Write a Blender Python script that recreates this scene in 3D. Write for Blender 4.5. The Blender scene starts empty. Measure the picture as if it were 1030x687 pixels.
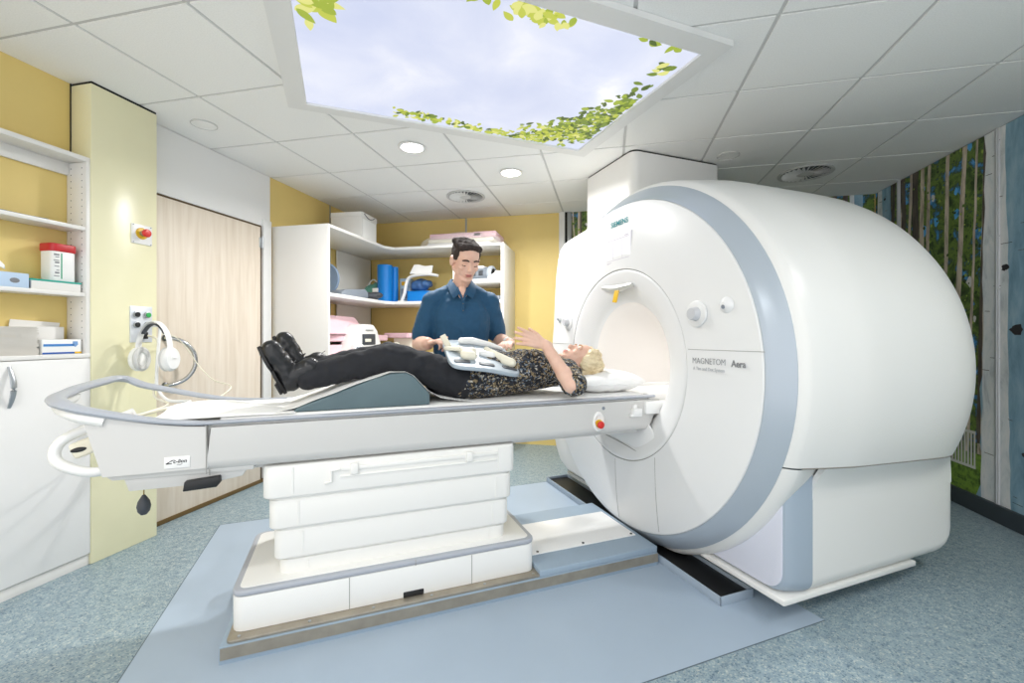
import bpy, bmesh, math, random
from mathutils import Vector, Matrix, noise
random.seed(7)
SC = bpy.context.scene
COL = SC.collection
PI = math.pi
R = math.radians
# ------------------------------------------------------------------ frames
ANG = R(33.5)
ORG = Vector((-1.4106, 1.3557, 0.0))
SF = Matrix.Translation(ORG) @ Matrix.Rotation(ANG, 4, 'Z')      # scanner frame: u along the bore, v away, z up
WF = Matrix.Identity(4)
CEIL = 2.59
def S(u, v, z): return SF @ Vector((u, v, z))
# ------------------------------------------------------------------ materials
def lin(c):
    return tuple((x / 12.92 if x <= 0.04045 else ((x + 0.055) / 1.055) ** 2.4) for x in (v / 255.0 for v in c))
def mat(name, rgb, rough=0.5, metal=0.0, spec=0.5, var=0.0, vscale=20.0, bump=0.0, bscale=200.0, coat=0.0, emit=None, estr=0.0, sheen=0.0, trans=0.0, alpha=1.0):
    m = bpy.data.materials.new(name); m.use_nodes = True
    nt = m.node_tree; b = nt.nodes['Principled BSDF']
    col = (*lin(rgb), 1)
    b.inputs['Base Color'].default_value = col
    b.inputs['Roughness'].default_value = rough
    b.inputs['Metallic'].default_value = metal
    b.inputs['Specular IOR Level'].default_value = spec
    b.inputs['Coat Weight'].default_value = coat
    b.inputs['Sheen Weight'].default_value = sheen
    b.inputs['Transmission Weight'].default_value = trans
    b.inputs['Alpha'].default_value = alpha
    tc = nt.nodes.new('ShaderNodeTexCoord')
    if var > 0:
        n = nt.nodes.new('ShaderNodeTexNoise'); n.inputs['Scale'].default_value = vscale; n.inputs['Detail'].default_value = 5
        nt.links.new(tc.outputs['Object'], n.inputs['Vector'])
        mr = nt.nodes.new('ShaderNodeMapRange'); mr.inputs['From Min'].default_value = .3; mr.inputs['From Max'].default_value = .7
        mr.inputs['To Min'].default_value = 1 - var; mr.inputs['To Max'].default_value = 1 + var
        nt.links.new(n.outputs['Fac'], mr.inputs['Value'])
        mx = nt.nodes.new('ShaderNodeMix'); mx.data_type = 'RGBA'; mx.blend_type = 'MULTIPLY'; mx.inputs['Factor'].default_value = 1
        mx.inputs['A'].default_value = col; nt.links.new(mr.outputs['Result'], mx.inputs['B'])
        nt.links.new(mx.outputs['Result'], b.inputs['Base Color'])
    if bump > 0:
        n2 = nt.nodes.new('ShaderNodeTexNoise'); n2.inputs['Scale'].default_value = bscale; n2.inputs['Detail'].default_value = 3
        nt.links.new(tc.outputs['Object'], n2.inputs['Vector'])
        bp = nt.nodes.new('ShaderNodeBump'); bp.inputs['Strength'].default_value = bump; bp.inputs['Distance'].default_value = .002
        nt.links.new(n2.outputs['Fac'], bp.inputs['Height']); nt.links.new(bp.outputs['Normal'], b.inputs['Normal'])
    if emit:
        b.inputs['Emission Color'].default_value = (*lin(emit), 1); b.inputs['Emission Strength'].default_value = estr
    return m
def ramp(nt, stops, interp='LINEAR'):
    r = nt.nodes.new('ShaderNodeValToRGB'); cr = r.color_ramp; cr.interpolation = interp
    while len(cr.elements) < len(stops): cr.elements.new(0.5)
    for e, (p, c) in zip(cr.elements, stops): e.position = p; e.color = (*lin(c), 1)
    return r
# ------------------------------------------------------------------ object creation
def thing(name, label, cat, base, rotz=0.0, group=None, frame=WF):
    """Empty at the base of a thing; base is given in `frame`."""
    o = bpy.data.objects.new(name, None); COL.objects.link(o)
    rz = rotz + (ANG if frame is SF else 0.0)
    o.matrix_world = Matrix.Translation(frame @ Vector(base)) @ Matrix.Rotation(rz, 4, 'Z')
    o.empty_display_size = .1
    o['label'] = label; o['category'] = cat
    if group: o['group'] = group
    o['_w'] = 1
    MW[o.name] = Matrix.Translation(frame @ Vector(base)) @ Matrix.Rotation(rz, 4, 'Z')
    del o['_w']
    return o
MW = {}
def tag(o, label, cat, group=None, kind=None):
    if label: o['label'] = label
    if cat: o['category'] = cat
    if group: o['group'] = group
    if kind: o['kind'] = kind
    return o
def finish(me, smooth=True, angle=35):
    if smooth:
        me.polygons.foreach_set('use_smooth', [True] * len(me.polygons))
        me.set_sharp_from_angle(angle=R(angle))
    me.update()
def obj(name, bm, m, parent=None, frame=WF, base=None, smooth=True, angle=35, label=None):
    """Links a bmesh (authored in `frame`) as ONE mesh object, as a child of parent or at top level with its origin at base."""
    if parent is not None:
        pm = MW[parent.name]
    else:
        if base is None:
            vs = [v.co for v in bm.verts]
            base = (sum(v.x for v in vs) / len(vs), sum(v.y for v in vs) / len(vs), min(v.z for v in vs))
        pm = Matrix.Translation(frame @ Vector(base)) @ (Matrix.Rotation(ANG, 4, 'Z') if frame is SF else Matrix.Identity(4))
    bm.transform(pm.inverted() @ frame)
    bmesh.ops.recalc_face_normals(bm, faces=bm.faces[:]) if not getattr(bm, 'keepn', False) else None
    me = bpy.data.meshes.new(name); bm.to_mesh(me); bm.free()
    ms = m if isinstance(m, (list, tuple)) else [m]
    for x in ms: me.materials.append(x)
    finish(me, smooth, angle)
    o = bpy.data.objects.new(name, me); COL.objects.link(o)
    if parent is not None:
        o.parent = parent; MW[o.name] = pm
    else:
        o.matrix_world = pm; MW[o.name] = pm
    if label: o['label'] = label
    return o
def struct(name, bm, m, **k):
    o = obj(name, bm, m, **k); o['kind'] = 'structure'; return o
def copy_tree(o, parent=None):
    c = o.copy(); COL.objects.link(c)
    if parent is not None: c.parent = parent
    for ch in [x for x in SC.objects if x.parent == o and x != c]: copy_tree(ch, c)
    return c
# ------------------------------------------------------------------ mesh pieces
def new(): return bmesh.new()
def merge(bm, other, mx=None, mi=0):
    if mx is not None: other.transform(mx)
    for f in other.faces: f.material_index = mi or f.material_index
    t = bpy.data.meshes.new('tmp'); other.to_mesh(t); other.free(); bm.from_mesh(t); bpy.data.meshes.remove(t)
    return bm
def box(bm, x0, x1, y0, y1, z0, z1, bev=0.0, seg=2, mi=0, mx=None):
    b = bmesh.new()
    bmesh.ops.create_cube(b, size=1)
    for v in b.verts:
        v.co = Vector((x0 + (v.co.x + .5) * (x1 - x0), y0 + (v.co.y + .5) * (y1 - y0), z0 + (v.co.z + .5) * (z1 - z0)))
    if bev > 0:
        bev = min(bev, .49 * min(abs(x1 - x0), abs(y1 - y0), abs(z1 - z0)))
        bmesh.ops.bevel(b, geom=b.edges[:], offset=bev, segments=seg, affect='EDGES', profile=.5)
    return merge(bm, b, mx, mi)
def prism(bm, pts, axis, a0, a1, bev=0.0, seg=2, mi=0, mx=None, holes=None):
    """pts: 2-D outline; axis 'x': pts=(y,z); 'y': pts=(x,z); 'z': pts=(x,y)."""
    b = bmesh.new()
    def P(p, a):
        return {'x': (a, p[0], p[1]), 'y': (p[0], a, p[1]), 'z': (p[0], p[1], a)}[axis]
    lo = [b.verts.new(P(p, a0)) for p in pts]; hi = [b.verts.new(P(p, a1)) for p in pts]
    n = len(pts)
    b.faces.new(lo[::-1]); b.faces.new(hi)
    for i in range(n): b.faces.new((lo[i], lo[(i + 1) % n], hi[(i + 1) % n], hi[i]))
    bmesh.ops.recalc_face_normals(b, faces=b.faces[:])
    if bev > 0:
        es = [e for e in b.edges if len(e.link_faces) == 2 and e.calc_face_angle(0) > R(25)]
        bmesh.ops.bevel(b, geom=es, offset=bev, segments=seg, affect='EDGES', profile=.5)
    return merge(bm, b, mx, mi)
def rrect(x0, x1, y0, y1, r, n=5):
    rs = r if isinstance(r, (list, tuple)) else (r,) * 4
    out = []
    for (cx, cy, a0, q) in ((x1 - rs[0], y1 - rs[0], 0, rs[0]), (x0 + rs[1], y1 - rs[1], 90, rs[1]), (x0 + rs[2], y0 + rs[2], 180, rs[2]), (x1 - rs[3], y0 + rs[3], 270, rs[3])):
        if q < 1e-6: out.append((cx, cy)); continue
        for i in range(n + 1):
            a = R(a0 + 90 * i / n); out.append((cx + q * math.cos(a), cy + q * math.sin(a)))
    return out
def lathe(bm, prof, mx, seg=48, mi=0, a0=0.0, a1=2 * PI, close=False):
    """prof: list of (axial, radius); axis is local z of mx."""
    b = bmesh.new(); full = abs(a1 - a0 - 2 * PI) < 1e-6
    n = seg if full else seg + 1
    rings = []
    for (h, r) in prof:
        if r < 1e-6: rings.append([b.verts.new((0, 0, h))])
        else: rings.append([b.verts.new((r * math.cos(a0 + (a1 - a0) * i / seg), r * math.sin(a0 + (a1 - a0) * i / seg), h)) for i in range(n)])
    for A, B in zip(rings, rings[1:]):
        m = seg
        for i in range(m):
            j = (i + 1) % n
            if len(A) == 1 and len(B) == 1: continue
            if len(A) == 1: b.faces.new((A[0], B[i], B[j]))
            elif len(B) == 1: b.faces.new((A[i], A[j], B[0]))
            else: b.faces.new((A[i], A[j], B[j], B[i]))
    return merge(bm, b, mx, mi)
def cyl(bm, p, r, h, axis='z', seg=24, mi=0, bev=0.0):
    p = Vector(p)
    rot = {'z': Matrix.Identity(4), 'x': Matrix.Rotation(PI / 2, 4, 'Y'), 'y': Matrix.Rotation(-PI / 2, 4, 'X')}[axis]
    pr = [(0, 0), (0, r), (h, r), (h, 0)] if bev <= 0 else [(0, 0), (0, r - bev), (bev * .3, r - bev * .3), (bev, r), (h - bev, r), (h - bev * .3, r - bev * .3), (h, r - bev), (h, 0)]
    return lathe(bm, pr, Matrix.Translation(p) @ rot, seg, mi)
def catmull(pts, n=8):
    P = [Vector(p) for p in pts]; P = [2 * P[0] - P[1]] + P + [2 * P[-1] - P[-2]]
    out = []
    for i in range(1, len(P) - 2):
        for k in range(n):
            t = k / n; a, b_, c, d = P[i - 1], P[i], P[i + 1], P[i + 2]
            out.append(.5 * ((2 * b_) + (c - a) * t + (2 * a - 5 * b_ + 4 * c - d) * t * t + (3 * b_ - a - 3 * c + d) * t ** 3))
    out.append(P[-2]); return out
def tube(bm, pts, r, seg=10, mi=0, flat=None, closed=False, up=None, caps=True):
    """Sweep along pts; r number or list; flat=(a,b) scales the section along side/up."""
    b = bmesh.new(); pts = [Vector(p) for p in pts]; n = len(pts)
    rs = r if isinstance(r, (list, tuple)) else [r] * n
    up = Vector(up) if up else Vector((0, 0, 1)); rings = []; prev = None
    for i in range(n):
        if closed: t = pts[(i + 1) % n] - pts[i - 1]
        else: t = pts[min(i + 1, n - 1)] - pts[max(i - 1, 0)]
        t.normalize()
        if flat is None and prev is not None:
            side = prev - t * prev.dot(t)
        else:
            side = t.cross(up)
            if side.length < 1e-4: side = t.cross(Vector((1, 0, 0)))
        side.normalize(); prev = side
        w = side.cross(t).normalized()
        fa, fb = flat if flat else (1, 1)
        rings.append([b.verts.new(pts[i] + side * (rs[i] * fa * math.cos(2 * PI * k / seg)) + w * (rs[i] * fb * math.sin(2 * PI * k / seg))) for k in range(seg)])
    m = n if closed else n - 1
    for i in range(m):
        A, B = rings[i], rings[(i + 1) % n]
        for k in range(seg): b.faces.new((A[k], A[(k + 1) % seg], B[(k + 1) % seg], B[k]))
    if not closed and caps: b.faces.new(rings[0][::-1]); b.faces.new(rings[-1])
    return merge(bm, b, None, mi)
def ribbon(bm, L, Rr, thick, nrm_flip=False, mi=0):
    """Sheet between two rails of points, given a thickness along its normals."""
    b = bmesh.new(); n = len(L); L = [Vector(p) for p in L]; Rr = [Vector(p) for p in Rr]
    N = []
    for i in range(n):
        t = L[min(i + 1, n - 1)] - L[max(i - 1, 0)]
        k = t.cross(Rr[i] - L[i]); k = k.normalized() if k.length > 1e-9 else Vector((0, 0, 1)); N.append(-k if nrm_flip else k)
    q = [[b.verts.new(L[i]), b.verts.new(Rr[i]), b.verts.new(Rr[i] + N[i] * thick), b.verts.new(L[i] + N[i] * thick)] for i in range(n)]
    for A, B in zip(q, q[1:]):
        for k in range(4): b.faces.new((A[k], A[(k + 1) % 4], B[(k + 1) % 4], B[k]))
    b.faces.new(q[0][::-1]); b.faces.new(q[-1])
    return merge(bm, b, None, mi)
def grid(bm, fn, nu, nv, thick=0.0, mi=0):
    """Sheet fn(s,t) with s,t in 0..1, thickened along -normal."""
    b = bmesh.new()
    P = [[Vector(fn(i / nu, j / nv)) for j in range(nv + 1)] for i in range(nu + 1)]
    def nrm(i, j):
        a = P[min(i + 1, nu)][j] - P[max(i - 1, 0)][j]; c = P[i][min(j + 1, nv)] - P[i][max(j - 1, 0)]
        k = a.cross(c); return k.normalized() if k.length > 1e-12 else Vector((0, 0, 1))
    T = [[b.verts.new(P[i][j]) for j in range(nv + 1)] for i in range(nu + 1)]
    for i in range(nu):
        for j in range(nv): b.faces.new((T[i][j], T[i + 1][j], T[i + 1][j + 1], T[i][j + 1]))
    if thick:
        B = [[b.verts.new(P[i][j] - nrm(i, j) * thick) for j in range(nv + 1)] for i in range(nu + 1)]
        for i in range(nu):
            for j in range(nv): b.faces.new((B[i][j], B[i][j + 1], B[i + 1][j + 1], B[i + 1][j]))
        for i in range(nu):
            b.faces.new((T[i][0], B[i][0], B[i + 1][0], T[i + 1][0])); b.faces.new((T[i][nv], T[i + 1][nv], B[i + 1][nv], B[i][nv]))
        for j in range(nv):
            b.faces.new((T[0][j], T[0][j + 1], B[0][j + 1], B[0][j])); b.faces.new((T[nu][j], B[nu][j], B[nu][j + 1], T[nu][j + 1]))
    return merge(bm, b, None, mi)
# primitives for organic bodies (merged by a voxel remesh into one continuous surface)
def ell(bm, c, rad, rot=None, sub=3):
    b = bmesh.new(); bmesh.ops.create_icosphere(b, subdivisions=sub, radius=1)
    rad = rad if isinstance(rad, (list, tuple)) else (rad,) * 3
    mx = Matrix.Translation(Vector(c)) @ (rot.to_4x4() if rot else Matrix.Identity(4)) @ Matrix.Diagonal((*rad, 1))
    return merge(bm, b, mx)
def cone(bm, p0, r0, p1, r1, flat=1.0, fax=None, seg=20):
    """Round-ended tapered limb from p0 to p1; flattened by `flat` along the axis fax."""
    p0, p1 = Vector(p0), Vector(p1); d = p1 - p0; L = max(d.length, 1e-5); z = d.normalized()
    if fax is None:
        x = z.orthogonal().normalized()
    else:
        x = Vector(fax) - z * Vector(fax).dot(z); x = x.normalized() if x.length > 1e-4 else z.orthogonal().normalized()
    y = z.cross(x)
    rot = Matrix((x, y, z)).transposed().to_4x4()
    pr = []
    for i in range(6): a = PI / 2 * i / 5; pr.append((-r0 * math.cos(a), r0 * math.sin(a)))
    for i in range(6): a = PI / 2 * i / 5; pr.append((L + r1 * math.sin(a), r1 * math.cos(a)))
    pr[0] = (-r0, 0); pr[-1] = (L + r1, 0)
    return lathe(bm, pr, Matrix.Translation(p0) @ rot @ Matrix.Diagonal((flat, 1, 1, 1)), seg)
def chain(bm, pts, rs, flat=1.0, fax=None):
    for i in range(len(pts) - 1): cone(bm, pts[i], rs[i], pts[i + 1], rs[i + 1], flat, fax)
def organic(name, bm, m, parent, voxel=.006, smooth=6, wob=None, label=None, cut=None, frame=WF):
    """One continuous surface from overlapping closed pieces; wob=(amp,scale) adds folds, cut=function(world co)->True removes faces."""
    bmesh.ops.recalc_face_normals(bm, faces=bm.faces[:])
    me = bpy.data.meshes.new('tmp'); bm.to_mesh(me); bm.free()
    t = bpy.data.objects.new('tmp', me); COL.objects.link(t)
    md = t.modifiers.new('r', 'REMESH'); md.mode = 'VOXEL'; md.voxel_size = voxel
    if smooth:
        sm = t.modifiers.new('s', 'SMOOTH'); sm.factor = .5; sm.iterations = smooth
    dg = bpy.context.evaluated_depsgraph_get(); dg.update()
    e = t.evaluated_get(dg); me2 = bpy.data.meshes.new_from_object(e)
    bpy.data.objects.remove(t); bpy.data.meshes.remove(me)
    b = bmesh.new(); b.from_mesh(me2); bpy.data.meshes.remove(me2)
    if wob:
        b.normal_update()
        for v in b.verts:
            k = 0
            for (amp, sc) in wob:
                sc3 = sc if isinstance(sc, (tuple, list)) else (sc,) * 3
                k += amp * noise.noise(Vector((v.co.x * sc3[0], v.co.y * sc3[1], v.co.z * sc3[2])))
            v.co += v.normal * k
    if cut:
        dead = [v for v in b.verts if cut(v.co)]
        bmesh.ops.delete(b, geom=dead, context='VERTS')
    return obj(name, b, m, parent, frame=frame, label=label, angle=80)
def text_bm(body, size, mx, depth=.001, shear=0.0, bold=0.0, xscale=1.0):
    cu = bpy.data.curves.new('txt', 'FONT'); cu.body = body; cu.size = size; cu.extrude = depth; cu.shear = shear; cu.offset = bold
    cu.align_x = 'LEFT'; cu.resolution_u = 3
    t = bpy.data.objects.new('txt', cu); COL.objects.link(t)
    dg = bpy.context.evaluated_depsgraph_get(); dg.update()
    me = bpy.data.meshes.new_from_object(t.evaluated_get(dg))
    bpy.data.objects.remove(t); bpy.data.curves.remove(cu)
    b = bmesh.new(); b.from_mesh(me); bpy.data.meshes.remove(me)
    b.transform(mx @ Matrix.Diagonal((xscale, 1, 1, 1)))
    return b
# ================================================================== materials
M = {}
M['yellow'] = mat('wall_yellow', (232, 206, 130), .55, var=.03, vscale=3)
M['pale_yellow'] = mat('pillar_pale_yellow', (238, 233, 196), .28, var=.02, vscale=4)
M['white_panel'] = mat('white_laminate', (238, 237, 235), .4)
M['shelf_white'] = mat('shelf_white', (236, 234, 230), .35)
M['ceil_tile'] = mat('ceiling_tile', (245, 245, 243), .9, var=.04, vscale=160, bump=.25, bscale=260)
M['ceil_bar'] = mat('ceiling_bar', (206, 206, 204), .6)
M['dark_gap'] = mat('dark_gap', (22, 20, 18), .8)
M['frame_white'] = mat('frame_white', (232, 232, 230), .5)
M['alu'] = mat('brushed_aluminium', (176, 180, 184), .35, metal=.8)
M['chrome'] = mat('chrome', (190, 192, 195), .15, metal=1)
M['gantry'] = mat('gantry_white', (230, 231, 231), .3, spec=.45, coat=.15)
M['shell'] = mat('shell_white', (228, 228, 225), .33)
M['ring'] = mat('ring_silver_blue', (174, 184, 194), .28, metal=.15)
M['lav'] = mat('front_panel_pale_lavender', (216, 218, 230), .4)
M['band'] = mat('corner_band_blue_grey', (158, 172, 186), .4)
M['seam'] = mat('panel_seam', (158, 158, 154), .7)
M['seam_d'] = mat('barrel_seam', (128, 124, 116), .7)
M['bore'] = mat('bore_liner_white', (244, 240, 236), .45)
M['table'] = mat('table_side_grey_white', (208, 207, 204), .35)
M['table_w'] = mat('table_white', (236, 236, 233), .35)
M['column'] = mat('column_white', (238, 237, 233), .35)
M['rail'] = mat('table_rail_grey', (170, 175, 184), .35)
M['steel'] = mat('worn_steel', (168, 160, 146), .4, metal=.7, var=.12, vscale=14)
M['bluegrey'] = mat('blue_grey_vinyl', (150, 168, 184), .45, var=.05, vscale=5)
M['black'] = mat('black_plastic', (24, 25, 27), .45)
M['dark_grey'] = mat('dark_grey_plastic', (68, 72, 78), .5)
M['mid_grey'] = mat('mid_grey_plastic', (128, 136, 146), .5)
M['white'] = mat('white_plastic', (240, 240, 238), .35)
M['cream'] = mat('cream_foam', (236, 231, 212), .7)
M['red'] = mat('red_plastic', (214, 44, 36), .35)
M['red_lid'] = mat('red_lid', (196, 40, 46), .4)
M['yellow_p'] = mat('yellow_plastic', (226, 184, 40), .4)
M['teal'] = mat('teal_print', (0, 142, 150), .6)
M['green'] = mat('green_lamp', (60, 170, 90), .3)
M['text_grey'] = mat('text_grey', (128, 130, 134), .5)
M['text_light'] = mat('text_light_grey', (176, 178, 182), .5)
M['card'] = mat('white_card', (232, 230, 226), .7)
M['paper'] = mat('white_paper', (250, 250, 248), .75, bump=.08, bscale=40)
M['pink'] = mat('pink_foam', (236, 200, 208), .8, var=.03, vscale=30)
M['blue_roll'] = mat('bright_blue_foam', (0, 128, 214), .45)
M['blue_bag'] = mat('blue_bag', (62, 100, 150), .35, var=.2, vscale=25, bump=.4, bscale=30)
M['wedge'] = mat('wedge_vinyl_grey_green', (92, 112, 118), .5, var=.05, vscale=8)
# ------------------------------------------------------------------ floors
def floor_mat():
    m = bpy.data.materials.new('speckled_vinyl'); m.use_nodes = True; nt = m.node_tree; b = nt.nodes['Principled BSDF']
    tc = nt.nodes.new('ShaderNodeTexCoord')
    v = nt.nodes.new('ShaderNodeTexVoronoi'); v.inputs['Scale'].default_value = 190
    nt.links.new(tc.outputs['Object'], v.inputs['Vector'])
    r = ramp(nt, [(0, (96, 122, 138)), (.08, (112, 136, 148)), (.18, (146, 164, 172)), (.6, (156, 172, 178)), (.84, (164, 178, 180)), (.95, (190, 197, 192)), (1, (204, 206, 196))])
    sp = nt.nodes.new('ShaderNodeSeparateColor'); nt.links.new(v.outputs['Color'], sp.inputs['Color'])
    nt.links.new(sp.outputs['Red'], r.inputs['Fac'])
    n = nt.nodes.new('ShaderNodeTexNoise'); n.inputs['Scale'].default_value = 28; n.inputs['Detail'].default_value = 6
    nt.links.new(tc.outputs['Object'], n.inputs['Vector'])
    r2 = ramp(nt, [(.3, (208, 217, 226)), (.7, (252, 254, 255))])
    nt.links.new(n.outputs['Fac'], r2.inputs['Fac'])
    mx = nt.nodes.new('ShaderNodeMix'); mx.data_type = 'RGBA'; mx.blend_type = 'MULTIPLY'; mx.inputs['Factor'].default_value = 1
    nt.links.new(r.outputs['Color'], mx.inputs['A']); nt.links.new(r2.outputs['Color'], mx.inputs['B'])
    nt.links.new(mx.outputs['Result'], b.inputs['Base Color'])
    b.inputs['Roughness'].default_value = .38; b.inputs['Specular IOR Level'].default_value = .4
    return m
def inlay_mat():
    m = mat('plain_grey_blue_vinyl', (164, 180, 196), .4, var=.035, vscale=2.2)
    return m
def wood_mat():
    m = bpy.data.materials.new('bleached_wood'); m.use_nodes = True; nt = m.node_tree; b = nt.nodes['Principled BSDF']
    tc = nt.nodes.new('ShaderNodeTexCoord'); mp = nt.nodes.new('ShaderNodeMapping'); mp.inputs['Scale'].default_value = (14, 14, .9)
    nt.links.new(tc.outputs['Object'], mp.inputs['Vector'])
    n = nt.nodes.new('ShaderNodeTexNoise'); n.inputs['Scale'].default_value = 2.2; n.inputs['Detail'].default_value = 8; n.inputs['Distortion'].default_value = .6
    nt.links.new(mp.outputs['Vector'], n.inputs['Vector'])
    r = ramp(nt, [(.25, (214, 199, 180)), (.5, (226, 213, 196)), (.75, (233, 222, 207))])
    nt.links.new(n.outputs['Fac'], r.inputs['Fac']); nt.links.new(r.outputs['Color'], b.inputs['Base Color'])
    b.inputs['Roughness'].default_value = .45
    return m
M['wood'] = wood_mat()
XL, XR, YB, YF = -2.85, 2.51, 4.88, -1.0
bm = new(); box(bm, XL - .1, XR + .1, YF, YB + .1, -.1, 0); struct('floor', bm, floor_mat(), base=(0, 0, 0))
bm = new(); prism(bm, [(-.31, -.63), (2.36, -.63), (2.36, 1.42), (-.31, 1.42)], 'z', -.001, .0012)
struct('floor_inlay', bm, inlay_mat(), frame=SF, base=(0, 0, 0))
bm = new()
for L in ([(-.314, -.63), (-.31, -.63), (-.31, 1.424), (-.314, 1.424)], [(-.31, 1.42), (2.36, 1.42), (2.36, 1.424), (-.31, 1.424)], [(-.31, -.634), (2.36, -.634), (2.36, -.6305), (-.31, -.6305)]):
    prism(bm, L, 'z', -.001, .0015)
struct('floor_seam', bm, mat('weld_seam', (96, 110, 120), .6), frame=SF, base=(0, 0, 0))
# ------------------------------------------------------------------ ceiling
bm = new()
box(bm, XL - .1, XR + .1, YF, YB + .1, CEIL + .006, CEIL + .1, mi=1)
gx = [-2.29 + .6 * i for i in range(-2, 10)]; gy = [1.469 + .6 * j for j in range(-7, 7)]
for i in range(len(gx) - 1):
    for j in range(len(gy) - 1):
        x0, x1, y0, y1 = max(gx[i] + .009, XL), min(gx[i + 1] - .009, XR), max(gy[j] + .009, YF), min(gy[j + 1] - .009, YB)
        if x1 - x0 > .02 and y1 - y0 > .02: box(bm, x0, x1, y0, y1, CEIL, CEIL + .02)
struct('ceiling', bm, [M['ceil_tile'], M['ceil_bar']], base=(0, 0, CEIL))
# ------------------------------------------------------------------ walls
bm = new(); box(bm, XL - .1, XL, YF, YB + .1, 0, CEIL); struct('wall_left', bm, M['yellow'], base=(XL, 0, 0))
bm = new(); box(bm, XL, XR, YB, YB + .1, 0, CEIL); struct('wall_back', bm, M['yellow'], base=(0, YB, 0))
bm = new(); box(bm, XR, XR + .1, YF, YB + .1, 0, CEIL); struct('wall_right', bm, mat('wall_grey', (150, 158, 164), .6), base=(XR, 0, 0))
bm = new(); box(bm, XL, -2.705, 1.812, 2.163, 0, CEIL - .012, bev=.004); struct('wall_pillar', bm, M['pale_yellow'], base=(-2.78, 2, 0))
bm = new(); box(bm, XL, -2.708, 1.816, 2.16, CEIL - .012, CEIL); box(bm, XL, XL + .006, 1.8085, 1.812, 2.175, CEIL)
struct('trim_1', bm, M['dark_gap'], base=(-2.78, 2, CEIL - .012))
bm = new(); box(bm, XL, XL + .012, 2.165, 3.235, 2.165, CEIL - .004); struct('trim_2', bm, M['white_panel'], base=(XL, 2.7, 2.165))
bm = new()
box(bm, XL, XL + .004, 4.075, 4.09, 0, CEIL); struct('trim_3', bm, M['alu'], base=(XL, 4.08, 0))
bm = new(); box(bm, -1.63, -1.61, YB - .004, YB, 0, CEIL); struct('trim_4', bm, M['alu'], base=(-1.62, YB, 0))
bm = new(); box(bm, XL, XL + .012, YB - .012, YB, 0, CEIL); struct('trim_5', bm, M['dark_grey'], base=(XL, YB, 0))
bm = new(); box(bm, -.535, -.47, YB - .03, YB, 0, CEIL, bev=.003); struct('trim_6', bm, M['frame_white'], base=(-.5, YB, 0))
bm = new(); box(bm, -.47, -.445, YB - .012, YB, 0, CEIL); struct('trim_7', bm, M['dark_gap'], base=(-.46, YB, 0))
bm = new(); box(bm, -.445, -.40, YB - .02, YB, 0, CEIL, bev=.003); struct('trim_8', bm, M['alu'], base=(-.42, YB, 0))
for k, (a, b_) in enumerate(((3.497, 3.531), (4.50, 4.545))):
    bm = new(); box(bm, XR - .012, XR, a, b_, .11, CEIL, bev=.003)
    box(bm, XR - .015, XR - .011, a + .012, b_ - .012, .11, CEIL, bev=.001)
    struct('trim_%d' % (9 + k), bm, mat('mural_profile', (206, 208, 210), .45), base=(XR, a, .11))
bm = new(); box(bm, XR - .03, XR, 0.2, YB, 0, .115, bev=.004); struct('baseboard_right', bm, mat('baseboard_dark', (60, 68, 76), .5), base=(XR, 3, 0))
# ------------------------------------------------------------------ door
d = thing('door_1', 'pale bleached wood door in a white frame behind the table foot end', 'door', (XL, 2.6, 0)); d['kind'] = 'structure'
bm = new(); box(bm, XL, XL + .022, 2.13, 3.118, .022, 2.128, bev=.003); obj('door_leaf', bm, M['wood'], d)
bm = new(); box(bm, XL, XL + .03, 3.145, 3.235, 0, 2.20, bev=.004); box(bm, XL, XL + .014, 2.12, 3.145, 2.145, 2.166, bev=.002); obj('door_frame', bm, M['frame_white'], d)
bm = new(); box(bm, XL, XL + .006, 2.12, 3.145, .02, 2.145); obj('door_gap', bm, mat('door_gap_brown', (92, 72, 44), .7), d)
bm = new(); box(bm, XL, XL + .028, 2.12, 3.145, 0, .03, bev=.003); obj('threshold', bm, mat('bronze_threshold', (120, 96, 58), .45, metal=.4), d)
for z in (2.0, 1.1, .35):
    bm = new(); cyl(bm, (XL + .03, 3.131, z - .05), .011, .1, seg=12); box(bm, XL + .006, XL + .027, 3.105, 3.16, z - .04, z + .04, bev=.002); obj('hinge', bm, M['alu'], d)
bm = new()
pts = [Vector((XL + .02 + .11 * math.sin(a) ** .8, 2.31 + .125 * math.sin(a), 1.055 + .155 * math.cos(a))) for a in [PI * k / 24 for k in range(25)]]
tube(bm, pts, .013, 12); cyl(bm, (XL + .02, 2.31, 1.21), .022, .01, 'x', 20); cyl(bm, (XL + .02, 2.31, .90), .022, .01, 'x', 20)
obj('pull_handle', bm, M['chrome'], d, label='bowed chrome pull handle')
# ------------------------------------------------------------------ ceiling fixtures
M['lamp'] = mat('lamp_glow', (255, 255, 252), .4, emit=(255, 253, 248), estr=14)
def downlight(x, y, label):
    t = thing('downlight', label, 'ceiling light', (x, y, CEIL - .012), group='round ceiling downlights')
    bm = new(); lathe(bm, [(0.012, .07), (.002, .098), (-.004, .1), (-.006, .094), (-.004, .078), (.012, .072)], Matrix.Translation((x, y, CEIL - .008)), 40); obj('trim_ring', bm, M['white'], t)
    bm = new(); lathe(bm, [(-.003, 0), (-.003, .074), (.006, .076), (.006, 0)], Matrix.Translation((x, y, CEIL - .008)), 40); obj('diffuser', bm, M['lamp'], t)
    return t
LAMPS = [(-1.386, 2.943, 'glowing round downlight left of the two beyond the sky panel'), (-.795, 3.576, 'glowing round downlight right of the two beyond the sky panel')]
for x, y, l in LAMPS: downlight(x, y, l)
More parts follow.
